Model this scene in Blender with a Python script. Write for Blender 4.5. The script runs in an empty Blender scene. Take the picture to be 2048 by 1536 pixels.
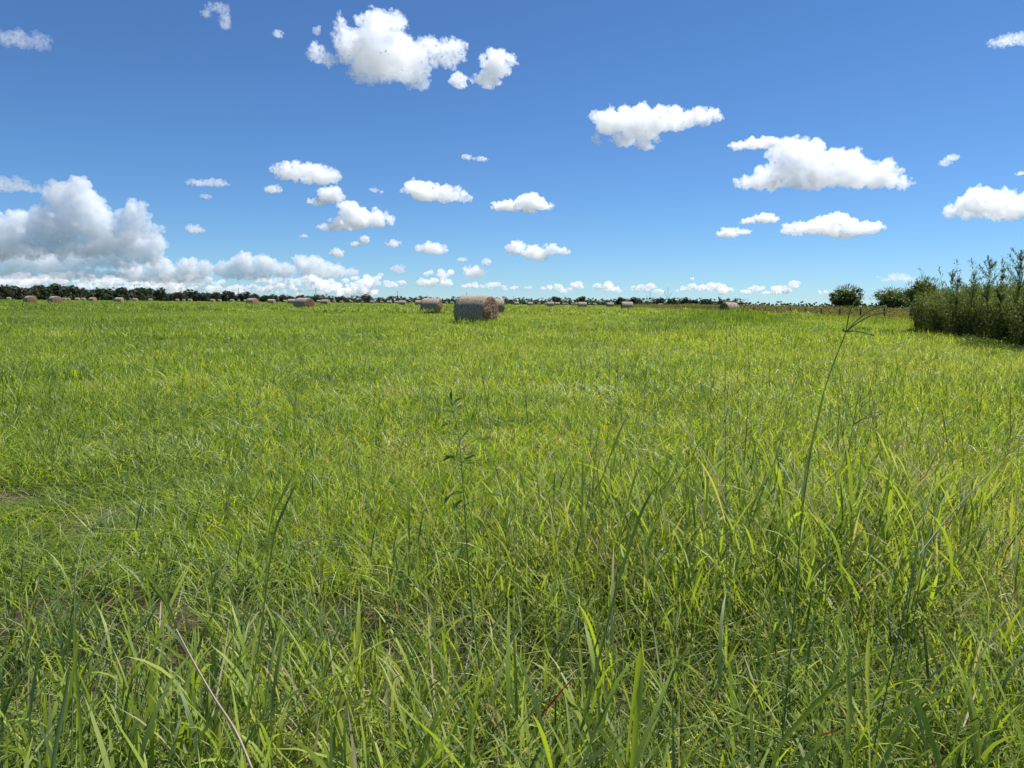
import bpy, bmesh, math, random
import numpy as np
from mathutils import Vector, Matrix, noise

S = bpy.context.scene
C = S.collection
R = math.radians
random.seed(7)
rng = np.random.default_rng(11)

# ------------------------------------------------------------------ camera
F = 1500.0                      # focal length in pixels of the 2048 px wide photograph
CAM_Z = 1.36
cam = bpy.data.cameras.new('camera'); co = bpy.data.objects.new('camera', cam); C.objects.link(co)
cam.sensor_width = 36.0; cam.lens = F / 2048 * 36.0
cam.clip_start = 0.02; cam.clip_end = 300000
co.location = (0, 0, CAM_Z)
PITCH, ROLL = R(6.17), R(0.57)
rot = Matrix.Rotation(R(90) - PITCH, 4, 'X') @ Matrix.Rotation(ROLL, 4, 'Z')
co.rotation_euler = rot.to_euler()
S.camera = co
ROT = rot.to_3x3()

def ray(px, py):
    """unit direction through a pixel of the 2048x1536 photograph"""
    return (ROT @ Vector(((px - 1024) / F, (768 - py) / F, -1.0))).normalized()

def at(px, py, Y):
    """the point at forward distance Y seen at that pixel"""
    d = ray(px, py)
    return Vector((0, 0, CAM_Z)) + d * (Y / d.y)

def on_ground(px, py, z=0.0):
    d = ray(px, py)
    return Vector((0, 0, CAM_Z)) + d * ((z - CAM_Z) / d.z)

# ------------------------------------------------------------------ sky and sun
SUN_EL, SUN_AZ = R(60), R(57)          # azimuth to the right of the view direction (+Y)
world = bpy.data.worlds.new('World'); S.world = world
world.use_nodes = True
wn = world.node_tree.nodes; wl = world.node_tree.links
sky = wn.new('ShaderNodeTexSky'); sky.sky_type = 'NISHITA'; sky.sun_disc = False
sky.sun_elevation = SUN_EL; sky.sun_rotation = SUN_AZ
sky.altitude = 0; sky.air_density = 0.8; sky.dust_density = 0.0; sky.ozone_density = 6.0
bg = wn['Background']; bg.inputs['Strength'].default_value = 0.0735
tint = wn.new('ShaderNodeMix'); tint.data_type = 'RGBA'; tint.blend_type = 'MULTIPLY'; tint.inputs[0].default_value = 1.0
tint.inputs[7].default_value = (0.66, 0.89, 1.08, 1)      # clear, deep blue summer air
wl.new(sky.outputs[0], tint.inputs[6]); wl.new(tint.outputs[2], bg.inputs[0])
sun = bpy.data.lights.new('sun', 'SUN'); sun.energy = 4.9; sun.angle = R(0.5); sun.color = (1.0, 0.98, 0.945)
so = bpy.data.objects.new('sun', sun); C.objects.link(so)
sd = Vector((math.sin(SUN_AZ) * math.cos(SUN_EL), math.cos(SUN_AZ) * math.cos(SUN_EL), math.sin(SUN_EL)))
so.rotation_euler = sd.to_track_quat('Z', 'Y').to_euler()
S.view_settings.view_transform = 'Standard'; S.view_settings.look = 'None'
S.view_settings.exposure = 0.58; S.view_settings.gamma = 1.0
cy = S.cycles
cy.max_bounces = 40; cy.diffuse_bounces = 2; cy.glossy_bounces = 2; cy.transmission_bounces = 4
cy.volume_bounces = 40; cy.transparent_max_bounces = 32
cy.caustics_reflective = False; cy.caustics_refractive = False

def tag(o, label=None, cat=None, group=None, kind=None):
    if label: o['label'] = label
    if cat: o['category'] = cat
    if group: o['group'] = group
    if kind: o['kind'] = kind
    return o

def mesh_obj(name, verts, faces, mats, parent=None, smooth=False, mi=None):
    me = bpy.data.meshes.new(name)
    me.from_pydata([tuple(v) for v in verts], [], faces)
    for m in (mats if isinstance(mats, (list, tuple)) else [mats]): me.materials.append(m)
    if mi is not None: me.polygons.foreach_set('material_index', mi)
    if smooth: me.polygons.foreach_set('use_smooth', [True] * len(me.polygons))
    me.update()
    o = bpy.data.objects.new(name, me); C.objects.link(o)
    if parent: o.parent = parent
    return o

# ------------------------------------------------------------------ clouds
def vol_mat(name, density, g=0.68, col=(1, 1, 1), size=100.0, frag=1.0):
    m = bpy.data.materials.new(name); m.use_nodes = True
    n = m.node_tree.nodes; l = m.node_tree.links
    for x in list(n):
        if x.type != 'OUTPUT_MATERIAL': n.remove(x)
    v = n.new('ShaderNodeVolumeScatter')
    v.inputs['Color'].default_value = (*col, 1); v.inputs['Anisotropy'].default_value = g
    tc = n.new('ShaderNodeTexCoord'); nz = n.new('ShaderNodeTexNoise')
    nz.inputs['Scale'].default_value = 1.0 / (size * .8); nz.inputs['Detail'].default_value = 5; nz.inputs['Roughness'].default_value = 0.62
    mr = n.new('ShaderNodeMapRange'); mr.inputs['From Min'].default_value = 0.40; mr.inputs['From Max'].default_value = 0.62
    mr.inputs['To Min'].default_value = density * 1.5 * (1 - frag) * .6; mr.inputs['To Max'].default_value = density * 1.5
    l.new(tc.outputs['Object'], nz.inputs['Vector']); l.new(nz.outputs['Fac'], mr.inputs['Value']); l.new(mr.outputs[0], v.inputs['Density'])
    l.new(v.outputs[0], n['Material Output'].inputs['Volume'])
    return m

_b = bmesh.new(); bmesh.ops.create_icosphere(_b, subdivisions=2, radius=1.0)
ICO_V = np.array([v.co[:] for v in _b.verts]); ICO_F = np.array([[v.index for v in f.verts] for f in _b.faces]); _b.free()

def balls_mesh(name, balls):
    """one mesh of many balls (x, y, z, rx, ry, rz)"""
    b = np.array(balls)
    v = (ICO_V[None] * b[:, None, 3:6] + b[:, None, 0:3]).reshape(-1, 3)
    f = (ICO_F[None] + (np.arange(len(b)) * len(ICO_V))[:, None, None]).reshape(-1)
    me = bpy.data.meshes.new(name)
    me.vertices.add(len(v)); me.vertices.foreach_set('co', v.ravel())
    me.loops.add(len(f)); me.loops.foreach_set('vertex_index', f)
    me.polygons.add(len(f) // 3); me.polygons.foreach_set('loop_start', np.arange(0, len(f), 3))
    me.update(calc_edges=True); me.validate()
    return me

def cloud(label, blobs, dist=None, dens=9.0, frag=None, group=None, rough=1.0, depth=0.8, seed=0):
    """blobs: (px, py, half width, half height) of each billow, in photograph pixels; real size at distance dist"""
    rr = random.Random(seed * 13 + len(blobs) * 7 + int(blobs[0][0]))
    bot = max(b[1] + b[3] for b in blobs)
    mx = sum(b[0] for b in blobs) / len(blobs)
    if dist is None:
        el = max(ray(mx, bot).z, 0.03)
        dist = min(1100 / el, 36000)
    cdir = ray(mx, (bot + min(b[1] - b[3] for b in blobs)) / 2)
    centre = cdir * dist
    k = dist / F
    balls = []
    rs = []
    for (px, py, rx, ry) in blobs:
        c = ray(px, py) * dist
        side = Vector((cdir.y, -cdir.x, 0)).normalized()
        rmin = min(rx, ry)
        n = max(4, int(22 * max(rx, ry) / rmin))
        X, Yd, Z = rx * k, (0.5 * rx + 0.5 * ry) * k * depth, ry * k
        for i in range(n):
            while True:
                u, v, w = rr.uniform(-1, 1), rr.uniform(-1, 1), rr.uniform(-1, 1)
                if u * u + v * v + w * w < 1: break
            r = rmin * k * rr.uniform(0.3, 0.6) * (1 - 0.35 * abs(u))
            w2 = w if w > -0.5 else -0.5 + (w + 0.5) * 0.4     # flatter base
            fwd = Vector((cdir.x, cdir.y, 0)).normalized()
            p = c + side * (u * max(X - .55 * r, 0)) + fwd * (v * Yd) + Vector((0, 0, w2 * max(Z - r * 0.5, 0)))
            balls.append((*(p - centre), r, r, r))
            rs.append(r)
            if dens >= 3.2 and (dens >= 4.5 or dist > 15000):                                            # cauliflower knobs on each billow
                for q in range(9 if dist > 15000 else 4):
                    v1, v2 = rr.uniform(0, 6.283), rr.uniform(-.45, 1.0); cr = math.sqrt(max(0, 1 - v2 * v2)); r2 = r * rr.uniform(.22, .42)
                    q1 = p - centre + Vector((math.cos(v1) * cr, math.sin(v1) * cr, v2)) * (r * 1.0)
                    balls.append((*q1, r2, r2, r2))
    me = balls_mesh('cloud', balls)
    o = bpy.data.objects.new('cloud', me); C.objects.link(o)
    o.location = centre + Vector((0, 0, CAM_Z))
    rm = sum(rs) / len(rs)
    span = max(max(b[0] + b[2] for b in blobs) - min(b[0] - b[2] for b in blobs), 1) * k
    rem = o.modifiers.new('remesh', 'REMESH'); rem.mode = 'VOXEL'; rem.voxel_size = max(span / 260, 1.0 * k)
    for sc, st in ((rm * 1.2, rm * 0.85 * rough), (rm * 0.42, rm * 0.62 * rough), (rm * 0.16, rm * .24 * rough)):
        t = bpy.data.textures.new('cloud_noise', 'CLOUDS'); t.noise_scale = sc; t.noise_depth = 4
        t.noise_basis = 'ORIGINAL_PERLIN'
        d = o.modifiers.new('displace', 'DISPLACE'); d.texture = t; d.strength = st * 2; d.mid_level = 0.52
        d.texture_coords = 'LOCAL'
    me.materials.append(vol_mat('cloud_vapour', dens / (10 * rm), size=rm, g=-.1 if dist > 15000 and mx < 760 else .5, frag=frag or (1.0 if dens < 5 else .8)))
    tag(o, label, 'cloud', group)
    return o


G1 = 'white clouds scattered over the field'
cloud('largest puffy white cloud, topmost in the sky, with ragged fringes',
      [(740, 100, 66, 52), (765, 55, 45, 38), (790, 120, 70, 42), (870, 105, 62, 26), (910, 100, 28, 20), (632, 108, 22, 16), (655, 122, 20, 12),
       (681, 54, 13, 22), (735, 150, 40, 18), (835, 162, 24, 20)], seed=1, rough=1.5, dens=7, group=G1)
cloud('small ragged white cloud just right of the largest cloud', [(995, 128, 36, 26), (975, 158, 32, 16), (918, 162, 20, 14)], seed=2, group=G1, rough=1.2)
cloud('flat-topped white cloud with a long arm reaching right, right of the sky centre',
      [(1235, 240, 54, 30), (1290, 243, 50, 36), (1345, 240, 45, 24), (1405, 232, 44, 17), (1270, 275, 48, 20), (1290, 290, 20, 12), (1192, 280, 9, 12)], seed=3, group=G1)
cloud('thin flat white cloud left of the broad heaped cloud', [(1520, 286, 40, 12), (1475, 292, 18, 9)], seed=4, group=G1)
cloud('broad heaped white cloud with a grey hollow on its face',
      [(1590, 318, 46, 40), (1640, 325, 40, 36), (1540, 355, 50, 25), (1495, 365, 30, 13), (1610, 355, 70, 28), (1690, 345, 60, 33), (1750, 350, 45, 26), (1795, 365, 30, 14)], seed=5, group=G1)
cloud('long low white cloud beneath the broad heaped cloud', [(1610, 457, 48, 14), (1670, 452, 50, 20), (1725, 455, 42, 14), (1690, 474, 22, 5)], seed=6, group=G1)
cloud('ragged white cloud left of the long low cloud', [(1530, 437, 28, 11), (1497, 442, 18, 7)], seed=7, group=G1)
cloud('small white cloud lowest left of the long low cloud', [(1458, 466, 25, 11), (1490, 464, 15, 6)], seed=8, group=G1)
cloud('heaped white cloud cut off by the right edge of the sky',
      [(1950, 408, 34, 28), (1990, 412, 60, 24), (2050, 420, 60, 24), (1915, 420, 26, 14), (1900, 428, 12, 9)], seed=9, group=G1)
cloud('wispy white cloud high in the top right corner', [(2005, 82, 26, 11), (2040, 78, 22, 11)], seed=10, dens=2.2, rough=1.6, group=G1)
cloud('tiny slanting wisp above the cloud at the right edge', [(1905, 315, 14, 6), (1890, 326, 12, 6)], seed=11, dens=3, rough=1.5, group=G1)
cloud('faint tiny wisp on the right edge between two clouds', [(2042, 347, 10, 4)], seed=12, dens=2.5, group=G1)
cloud('soft faint white cloud at the upper left edge', [(30, 78, 42, 17), (75, 82, 24, 15)], seed=13, dens=1.6, rough=.7, group=G1)
cloud('torn feathery wisp high left of the largest cloud', [(435, 15, 26, 8), (450, 42, 12, 18), (412, 26, 12, 8)], seed=14, dens=1.8, rough=1.7, group=G1)
cloud('tiny round cloud between the wisp and the largest cloud', [(557, 68, 12, 8)], seed=15, dens=3, group=G1)
cloud('tiny scrap of cloud touching distance left of the largest cloud', [(634, 60, 9, 10)], seed=16, dens=2.6, group=G1)
cloud('oval white cloud tilted down to the right, left of the sky centre', [(580, 343, 38, 19), (630, 350, 48, 20), (665, 353, 22, 14)], seed=17, group=G1)
cloud('small white cloud under the tilted oval cloud', [(546, 379, 19, 9)], seed=18, dens=5, group=G1)
cloud('wedge of white cloud with a thin left tail under the oval cloud', [(663, 390, 26, 18), (640, 404, 28, 8)], seed=19, group=G1)
cloud('heaped white cloud with a grey base and thin left tail', [(700, 425, 34, 22), (735, 435, 40, 20), (765, 440, 26, 16), (665, 455, 34, 8), (700, 447, 46, 14)], seed=20, group=G1)
cloud('thin faint flat cloud left of the oval cloud', [(400, 366, 28, 7), (432, 366, 28, 8)], seed=21, dens=3, rough=.7, group=G1)
cloud('tiny faint cloud under the thin flat cloud', [(412, 393, 13, 5)], seed=22, dens=2.4, group=G1)
cloud('flat-based white cloud above the nearest hay bale', [(840, 383, 48, 21), (890, 388, 42, 17), (925, 397, 25, 8)], seed=23, group=G1)
cloud('flat-based white cloud with a hump at its right end', [(1062, 404, 34, 17), (1020, 412, 46, 11), (1085, 412, 24, 9), (1058, 424, 18, 5)], seed=24, group=G1)
cloud('thin curved wisp alone above the flat-based clouds', [(935, 314, 14, 6), (962, 318, 18, 5)], seed=25, dens=3.5, rough=1.3, group=G1)
cloud('tiny cloud left of the flat-based cloud', [(748, 380, 12, 5), (764, 384, 5, 4)], seed=26, dens=3, group=G1)
cloud('oval white cloud low over the tree line, above the second hay bale', [(863, 497, 37, 13)], seed=27, group=G1)
cloud('tiny white cloud left of the low oval cloud', [(787, 488, 19, 7)], seed=28, dens=6, group=G1)
cloud('small slanting scrap of cloud under the grey-based cloud', [(730, 479, 11, 9), (712, 489, 14, 6)], seed=29, dens=5, group=G1)
cloud('three-lobed white cloud low right of the nearest hay bale', [(1030, 496, 21, 16), (1065, 505, 25, 15), (1080, 513, 18, 11), (1100, 499, 18, 12), (1128, 503, 16, 8)], seed=30, group=G1)
cloud('ragged low cloud in two pieces over the nearest hay bale', [(948, 544, 28, 13), (973, 524, 13, 8)], seed=31, dens=6, group=G1)
cloud('small soft low cloud over the second hay bale', [(797, 538, 17, 10)], seed=32, dens=4, group=G1)
cloud('small cloud low beside the towering cloud bank', [(390, 458, 18, 9)], seed=33, dens=5, group=G1)
cloud('tiny scrap of cloud under the wedge cloud', [(608, 472, 9, 4)], seed=34, dens=4, group=G1)
cloud('tiny cloud just above the ragged low cloud', [(924, 519, 12, 5)], seed=35, dens=4, group=G1)
cloud('faint lens-shaped cloud above the trees on the right', [(1790, 556, 34, 9), (1825, 559, 26, 6)], seed=36, dens=1.6, rough=.5, group=G1)
cloud('small puff low right under the slanting scrap', [(675, 507, 17, 9)], seed=37, dens=5, group=G1)

cloud('towering white cumulus bank with grey hollows at the left edge',
      [(140, 420, 42, 46), (165, 410, 30, 42), (185, 440, 38, 42), (120, 455, 50, 42), (90, 450, 30, 30), (40, 465, 55, 34), (0, 480, 40, 40), (265, 440, 28, 34), (285, 425, 14, 20),
       (245, 465, 36, 22), (150, 490, 110, 22), (290, 462, 36, 16), (215, 480, 40, 25), (60, 500, 90, 18)], dens=5.2, frag=.2, seed=40, dist=16000, rough=.95, depth=.12)
cloud('smeared grey cloud at the left edge above the cumulus bank', [(10, 368, 40, 16), (60, 376, 40, 9), (120, 374, 32, 14)], dens=2.2, rough=.6, seed=41, dist=11000)
cloud('lower white cloud bank under the towering cumulus', [(40, 520, 60, 22), (110, 530, 60, 20), (170, 515, 60, 20), (250, 495, 60, 26), (300, 500, 32, 28), (230, 520, 70, 18), (20, 545, 60, 14), (140, 548, 90, 12)],
      dens=4.2, frag=.25, rough=1.0, depth=.08, seed=42, dist=26000)
cloud('row of white billows low on the left over the dark trees', [(270, 545, 38, 20), (325, 540, 32, 25), (375, 538, 28, 20), (410, 540, 16, 18), (350, 556, 70, 12)], dens=5, frag=.35, depth=.12, rough=1.15, seed=43, dist=30000)
cloud('row of white billows low over the middle of the tree line', [(448, 540, 20, 14), (490, 530, 32, 22), (530, 532, 30, 20), (565, 542, 28, 16), (500, 550, 60, 12)], dens=5, frag=.35, depth=.12, rough=1.15, seed=44, dist=31000)
cloud('broken soft white billows low over the left-middle bales', [(620, 528, 34, 18), (660, 540, 36, 14), (600, 517, 16, 7), (700, 545, 22, 9), (640, 548, 60, 9)], dens=3.6, seed=45, dist=32000)

# the pale broken band of clouds low along the horizon: nobody could count them
def cloud_band():
    rr = random.Random(5)
    dist = 36000; k = dist / F
    balls = []
    def puff(px, py, rx, ry, n):
        for i in range(n):
            d = ray(px + rr.uniform(-rx, rx), py + rr.uniform(-ry, ry * .5)) * (dist + rr.uniform(-800, 800))
            r = ry * k * rr.uniform(.5, .95)
            balls.append((*d, r * 1.5, r, r))
    for i in range(120):                       # left half: thick
        x = rr.uniform(-20, 760)
        puff(x, 562 + rr.uniform(-10, 24) + x * .008, rr.uniform(14, 36), rr.uniform(3, 7), 6)
    for x, y, rx, ry in [(745, 555, 16, 6), (735, 572, 22, 6), (790, 570, 22, 6), (850, 566, 12, 8), (882, 565, 16, 7), (855, 548, 6, 5), (890, 548, 12, 6), (940, 572, 14, 5),
                         (980, 573, 18, 5), (1020, 577, 14, 4), (1055, 577, 8, 3), (1105, 576, 20, 5), (1130, 582, 10, 4), (1160, 572, 14, 6), (1205, 572, 14, 7), (1225, 580, 16, 5),
                         (1275, 577, 14, 5), (1298, 576, 10, 8), (1320, 584, 10, 4), (1365, 580, 12, 5), (1395, 578, 14, 6), (1430, 577, 20, 8), (1455, 584, 14, 5), (1490, 586, 12, 4),
                         (1515, 579, 14, 5), (1565, 580, 16, 6), (1590, 571, 10, 7), (1385, 558, 5, 2), (1655, 585, 16, 3), (1540, 586, 20, 3)]:
        puff(x, y, rx, ry, max(4, int(7 * rx / ry / 2)))
    me = balls_mesh('clouds', balls)
    o = bpy.data.objects.new('clouds', me); C.objects.link(o); o.location = (0, 0, CAM_Z)
    rem = o.modifiers.new('remesh', 'REMESH'); rem.mode = 'VOXEL'; rem.voxel_size = 1.2 * k
    t = bpy.data.textures.new('cloud_noise', 'CLOUDS'); t.noise_scale = 6 * k; t.noise_depth = 3
    d = o.modifiers.new('displace', 'DISPLACE'); d.texture = t; d.strength = 4 * k; d.mid_level = .45; d.texture_coords = 'LOCAL'
    me.materials.append(vol_mat('cloud_vapour_far', 0.28 / k, g=.3, size=4 * k))
    tag(o, 'pale broken band of small clouds low along the horizon', 'clouds', kind='stuff')
cloud_band()

# ------------------------------------------------------------------ materials
def nodes_of(m):
    m.use_nodes = True
    return m.node_tree.nodes, m.node_tree.links

def ramp(n, stops):
    r = n.new('ShaderNodeValToRGB'); e = r.color_ramp.elements
    e[0].position, e[0].color = stops[0][0], (*stops[0][1], 1)
    e[1].position, e[1].color = stops[-1][0], (*stops[-1][1], 1)
    for p, c in stops[1:-1]:
        x = e.new(p); x.color = (*c, 1)
    return r

def leaf_mat(name, stops, trans=0.45, trans_tint=(1.6, 1.6, 0.55), rough=0.45, instancer=False, noise_scale=0.0, spec=0.5):
    """thin leaves: reflect and let light through; stops over the per-leaf value 'tint'"""
    m = bpy.data.materials.new(name); n, l = nodes_of(m)
    b = n['Principled BSDF']; b.inputs['Roughness'].default_value = rough; b.inputs['Specular IOR Level'].default_value = spec
    a = n.new('ShaderNodeAttribute'); a.attribute_name = 'tint'
    fac = a.outputs['Fac']
    if instancer:
        a2 = n.new('ShaderNodeAttribute'); a2.attribute_type = 'INSTANCER'; a2.attribute_name = 'patch'
        ad = n.new('ShaderNodeMath'); ad.operation = 'ADD'; l.new(fac, ad.inputs[0]); l.new(a2.outputs['Fac'], ad.inputs[1]); fac = ad.outputs[0]
    rp = ramp(n, stops); l.new(fac, rp.inputs[0]); l.new(rp.outputs[0], b.inputs['Base Color'])
    t = n.new('ShaderNodeBsdfTranslucent')
    mx = n.new('ShaderNodeMix'); mx.data_type = 'RGBA'; mx.blend_type = 'MULTIPLY'; mx.inputs[0].default_value = 1
    mx.inputs[7].default_value = (*trans_tint, 1); l.new(rp.outputs[0], mx.inputs[6]); l.new(mx.outputs[2], t.inputs[0])
    s = n.new('ShaderNodeMixShader'); s.inputs[0].default_value = trans
    l.new(b.outputs[0], s.inputs[1]); l.new(t.outputs[0], s.inputs[2]); l.new(s.outputs[0], n['Material Output'].inputs[0])
    return m

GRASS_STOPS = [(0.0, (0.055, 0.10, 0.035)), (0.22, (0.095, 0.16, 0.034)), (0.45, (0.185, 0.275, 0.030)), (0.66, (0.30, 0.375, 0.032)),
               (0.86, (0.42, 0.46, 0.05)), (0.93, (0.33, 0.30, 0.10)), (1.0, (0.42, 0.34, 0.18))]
TALL_STOPS = [(0.0, (0.06, 0.10, 0.035)), (0.22, (0.13, 0.185, 0.060)), (0.5, (0.235, 0.30, 0.055)), (0.72, (0.33, 0.40, 0.045)),
              (0.86, (0.37, 0.40, 0.17)), (0.93, (0.42, 0.37, 0.23)), (1.0, (0.40, 0.31, 0.20))]
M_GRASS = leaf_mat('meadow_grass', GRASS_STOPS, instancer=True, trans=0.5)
M_TALL = leaf_mat('tall_grass', TALL_STOPS, instancer=True, trans=0.40, rough=0.5, spec=.28)
M_STEM = leaf_mat('grass_stalk', [(0, (0.12, 0.19, 0.06)), (0.5, (0.22, 0.30, 0.09)), (0.8, (0.34, 0.35, 0.15)), (1, (0.36, 0.25, 0.21))], trans=0.25)
M_SEED = leaf_mat('seed_spike', [(0, (0.16, 0.20, 0.07)), (0.6, (0.30, 0.32, 0.16)), (1, (0.62, 0.58, 0.42))], trans=0.25)
M_WEED = leaf_mat('weed_leaf', [(0, (0.06, 0.10, 0.04)), (0.5, (0.13, 0.21, 0.05)), (0.9, (0.24, 0.32, 0.07)), (1, (0.22, 0.10, 0.07))], trans=0.35)
M_RED = leaf_mat('red_grass_leaf', [(0, (0.16, 0.014, 0.010)), (0.6, (0.22, 0.04, 0.015)), (1, (0.25, 0.2, 0.05))], trans=0.5, trans_tint=(1.4, 1, 1))
M_SCRUB = leaf_mat('scrub_leaf', [(0, (0.05, 0.085, 0.02)), (0.45, (0.12, 0.165, 0.04)), (0.75, (0.22, 0.215, 0.075)), (1, (0.28, 0.19, 0.11))], instancer=True, trans=0.3, rough=.8, spec=.1)
M_HEDGE = leaf_mat('shrub_leaf', [(0, (0.045, 0.066, 0.017)), (0.5, (0.105, 0.138, 0.032)), (1, (0.22, 0.245, 0.065))], trans=0.40, rough=0.6, spec=.25)
M_TREE = leaf_mat('tree_leaf', [(0, (0.018, 0.030, 0.012)), (0.5, (0.040, 0.060, 0.020)), (1, (0.090, 0.105, 0.038))], trans=0.22, rough=0.5)
M_OAK = leaf_mat('dark_tree_leaf', [(0, (0.016, 0.026, 0.012)), (0.5, (0.030, 0.044, 0.018)), (1, (0.060, 0.075, 0.030))], trans=0.15, rough=0.5)

def noisy(name, c1, c2, scale, rough=0.9, bump=0.0, c3=None, detail=8, coord='Object', stretch=(1, 1, 1)):
    m = bpy.data.materials.new(name); n, l = nodes_of(m)
    b = n['Principled BSDF']; b.inputs['Roughness'].default_value = rough; b.inputs['Specular IOR Level'].default_value = 0.2
    tc = n.new('ShaderNodeTexCoord'); mp = n.new('ShaderNodeMapping'); mp.inputs['Scale'].default_value = stretch
    nz = n.new('ShaderNodeTexNoise'); nz.inputs['Scale'].default_value = scale; nz.inputs['Detail'].default_value = detail
    nz.inputs['Roughness'].default_value = 0.65
    l.new(tc.outputs[coord], mp.inputs[0]); l.new(mp.outputs[0], nz.inputs[0])
    st = [(0.32, c1), (0.68, c2)] if c3 is None else [(0.3, c1), (0.5, c2), (0.7, c3)]
    r = ramp(n, st); l.new(nz.outputs['Fac'], r.inputs[0]); l.new(r.outputs[0], b.inputs['Base Color'])
    if bump:
        bp = n.new('ShaderNodeBump'); bp.inputs['Strength'].default_value = 1.0; bp.inputs['Distance'].default_value = bump
        l.new(nz.outputs['Fac'], bp.inputs['Height']); l.new(bp.outputs[0], b.inputs['Normal'])
    return m

M_BARK = noisy('bark', (0.05, 0.04, 0.03), (0.14, 0.11, 0.085), 9, bump=0.01)
M_POST = noisy('weathered_post', (0.045, 0.038, 0.03), (0.14, 0.12, 0.10), 12, bump=0.005, stretch=(1, 1, .2))
M_WIRE = noisy('rusty_wire', (0.06, 0.05, 0.045), (0.12, 0.10, 0.09), 5)
M_NET = noisy('weathered_net_wrap', (0.155, 0.105, 0.060), (0.35, 0.268, 0.185), 7, bump=0.03, c3=(0.60, 0.515, 0.42), stretch=(3.0, 1, 1))
M_HAY = noisy('brown_hay', (0.07, 0.032, 0.015), (0.34, 0.17, 0.085), 6.5, bump=0.05, c3=(0.50, 0.36, 0.24), detail=10)
M_STRAW = leaf_mat('hay_strand', [(0, (0.10, 0.055, 0.03)), (0.5, (0.30, 0.19, 0.11)), (1, (0.55, 0.42, 0.28))], trans=0.2)

# ------------------------------------------------------------------ ground
def ground():
    m = bpy.data.materials.new('field_soil'); n, l = nodes_of(m)
    b = n['Principled BSDF']; b.inputs['Roughness'].default_value = 0.95; b.inputs['Specular IOR Level'].default_value = 0.1
    tc = n.new('ShaderNodeTexCoord')
    nz = n.new('ShaderNodeTexNoise'); nz.inputs['Scale'].default_value = 6; nz.inputs['Detail'].default_value = 8; l.new(tc.outputs['Object'], nz.inputs[0])
    near = ramp(n, [(0.3, (0.022, 0.017, 0.012)), (0.55, (0.055, 0.042, 0.025)), (0.75, (0.12, 0.092, 0.055))]); l.new(nz.outputs['Fac'], near.inputs[0])  # soil colour darkened to put shade into the gaps between blades
    n2 = n.new('ShaderNodeTexNoise'); n2.inputs['Scale'].default_value = 0.05; n2.inputs['Detail'].default_value = 10; n2.inputs['Roughness'].default_value = .7
    l.new(tc.outputs['Object'], n2.inputs[0])
    far = ramp(n, [(0.35, (0.10, 0.15, 0.026)), (0.6, (0.15, 0.20, 0.03))]); l.new(n2.outputs['Fac'], far.inputs[0])
    # turf colour replaces the darkened soil with growing distance from the camera
    ln = n.new('ShaderNodeVectorMath'); ln.operation = 'LENGTH'; l.new(tc.outputs['Object'], ln.inputs[0])
    mr = n.new('ShaderNodeMapRange'); mr.inputs['From Min'].default_value = 60; mr.inputs['From Max'].default_value = 260; l.new(ln.outputs['Value'], mr.inputs['Value'])
    mx = n.new('ShaderNodeMix'); mx.data_type = 'RGBA'; l.new(mr.outputs[0], mx.inputs[0]); l.new(near.outputs[0], mx.inputs[6]); l.new(far.outputs[0], mx.inputs[7])
    m2 = n.new('ShaderNodeMapRange'); m2.inputs['From Min'].default_value = 900; m2.inputs['From Max'].default_value = 1500; l.new(ln.outputs['Value'], m2.inputs['Value'])
    mw = n.new('ShaderNodeMix'); mw.data_type = 'RGBA'; l.new(m2.outputs[0], mw.inputs[0]); l.new(mx.outputs[2], mw.inputs[6]); mw.inputs[7].default_value = (.075, .085, .05, 1)
    l.new(mw.outputs[2], b.inputs['Base Color'])
    g = mesh_obj('ground', [(-9e4, -500, 0), (9e4, -500, 0), (9e4, 1.5e5, 0), (-9e4, 1.5e5, 0)], [(0, 1, 2, 3)], m)
    tag(g, 'flat green hay field reaching to the far tree line', kind='structure')
ground()

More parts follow.
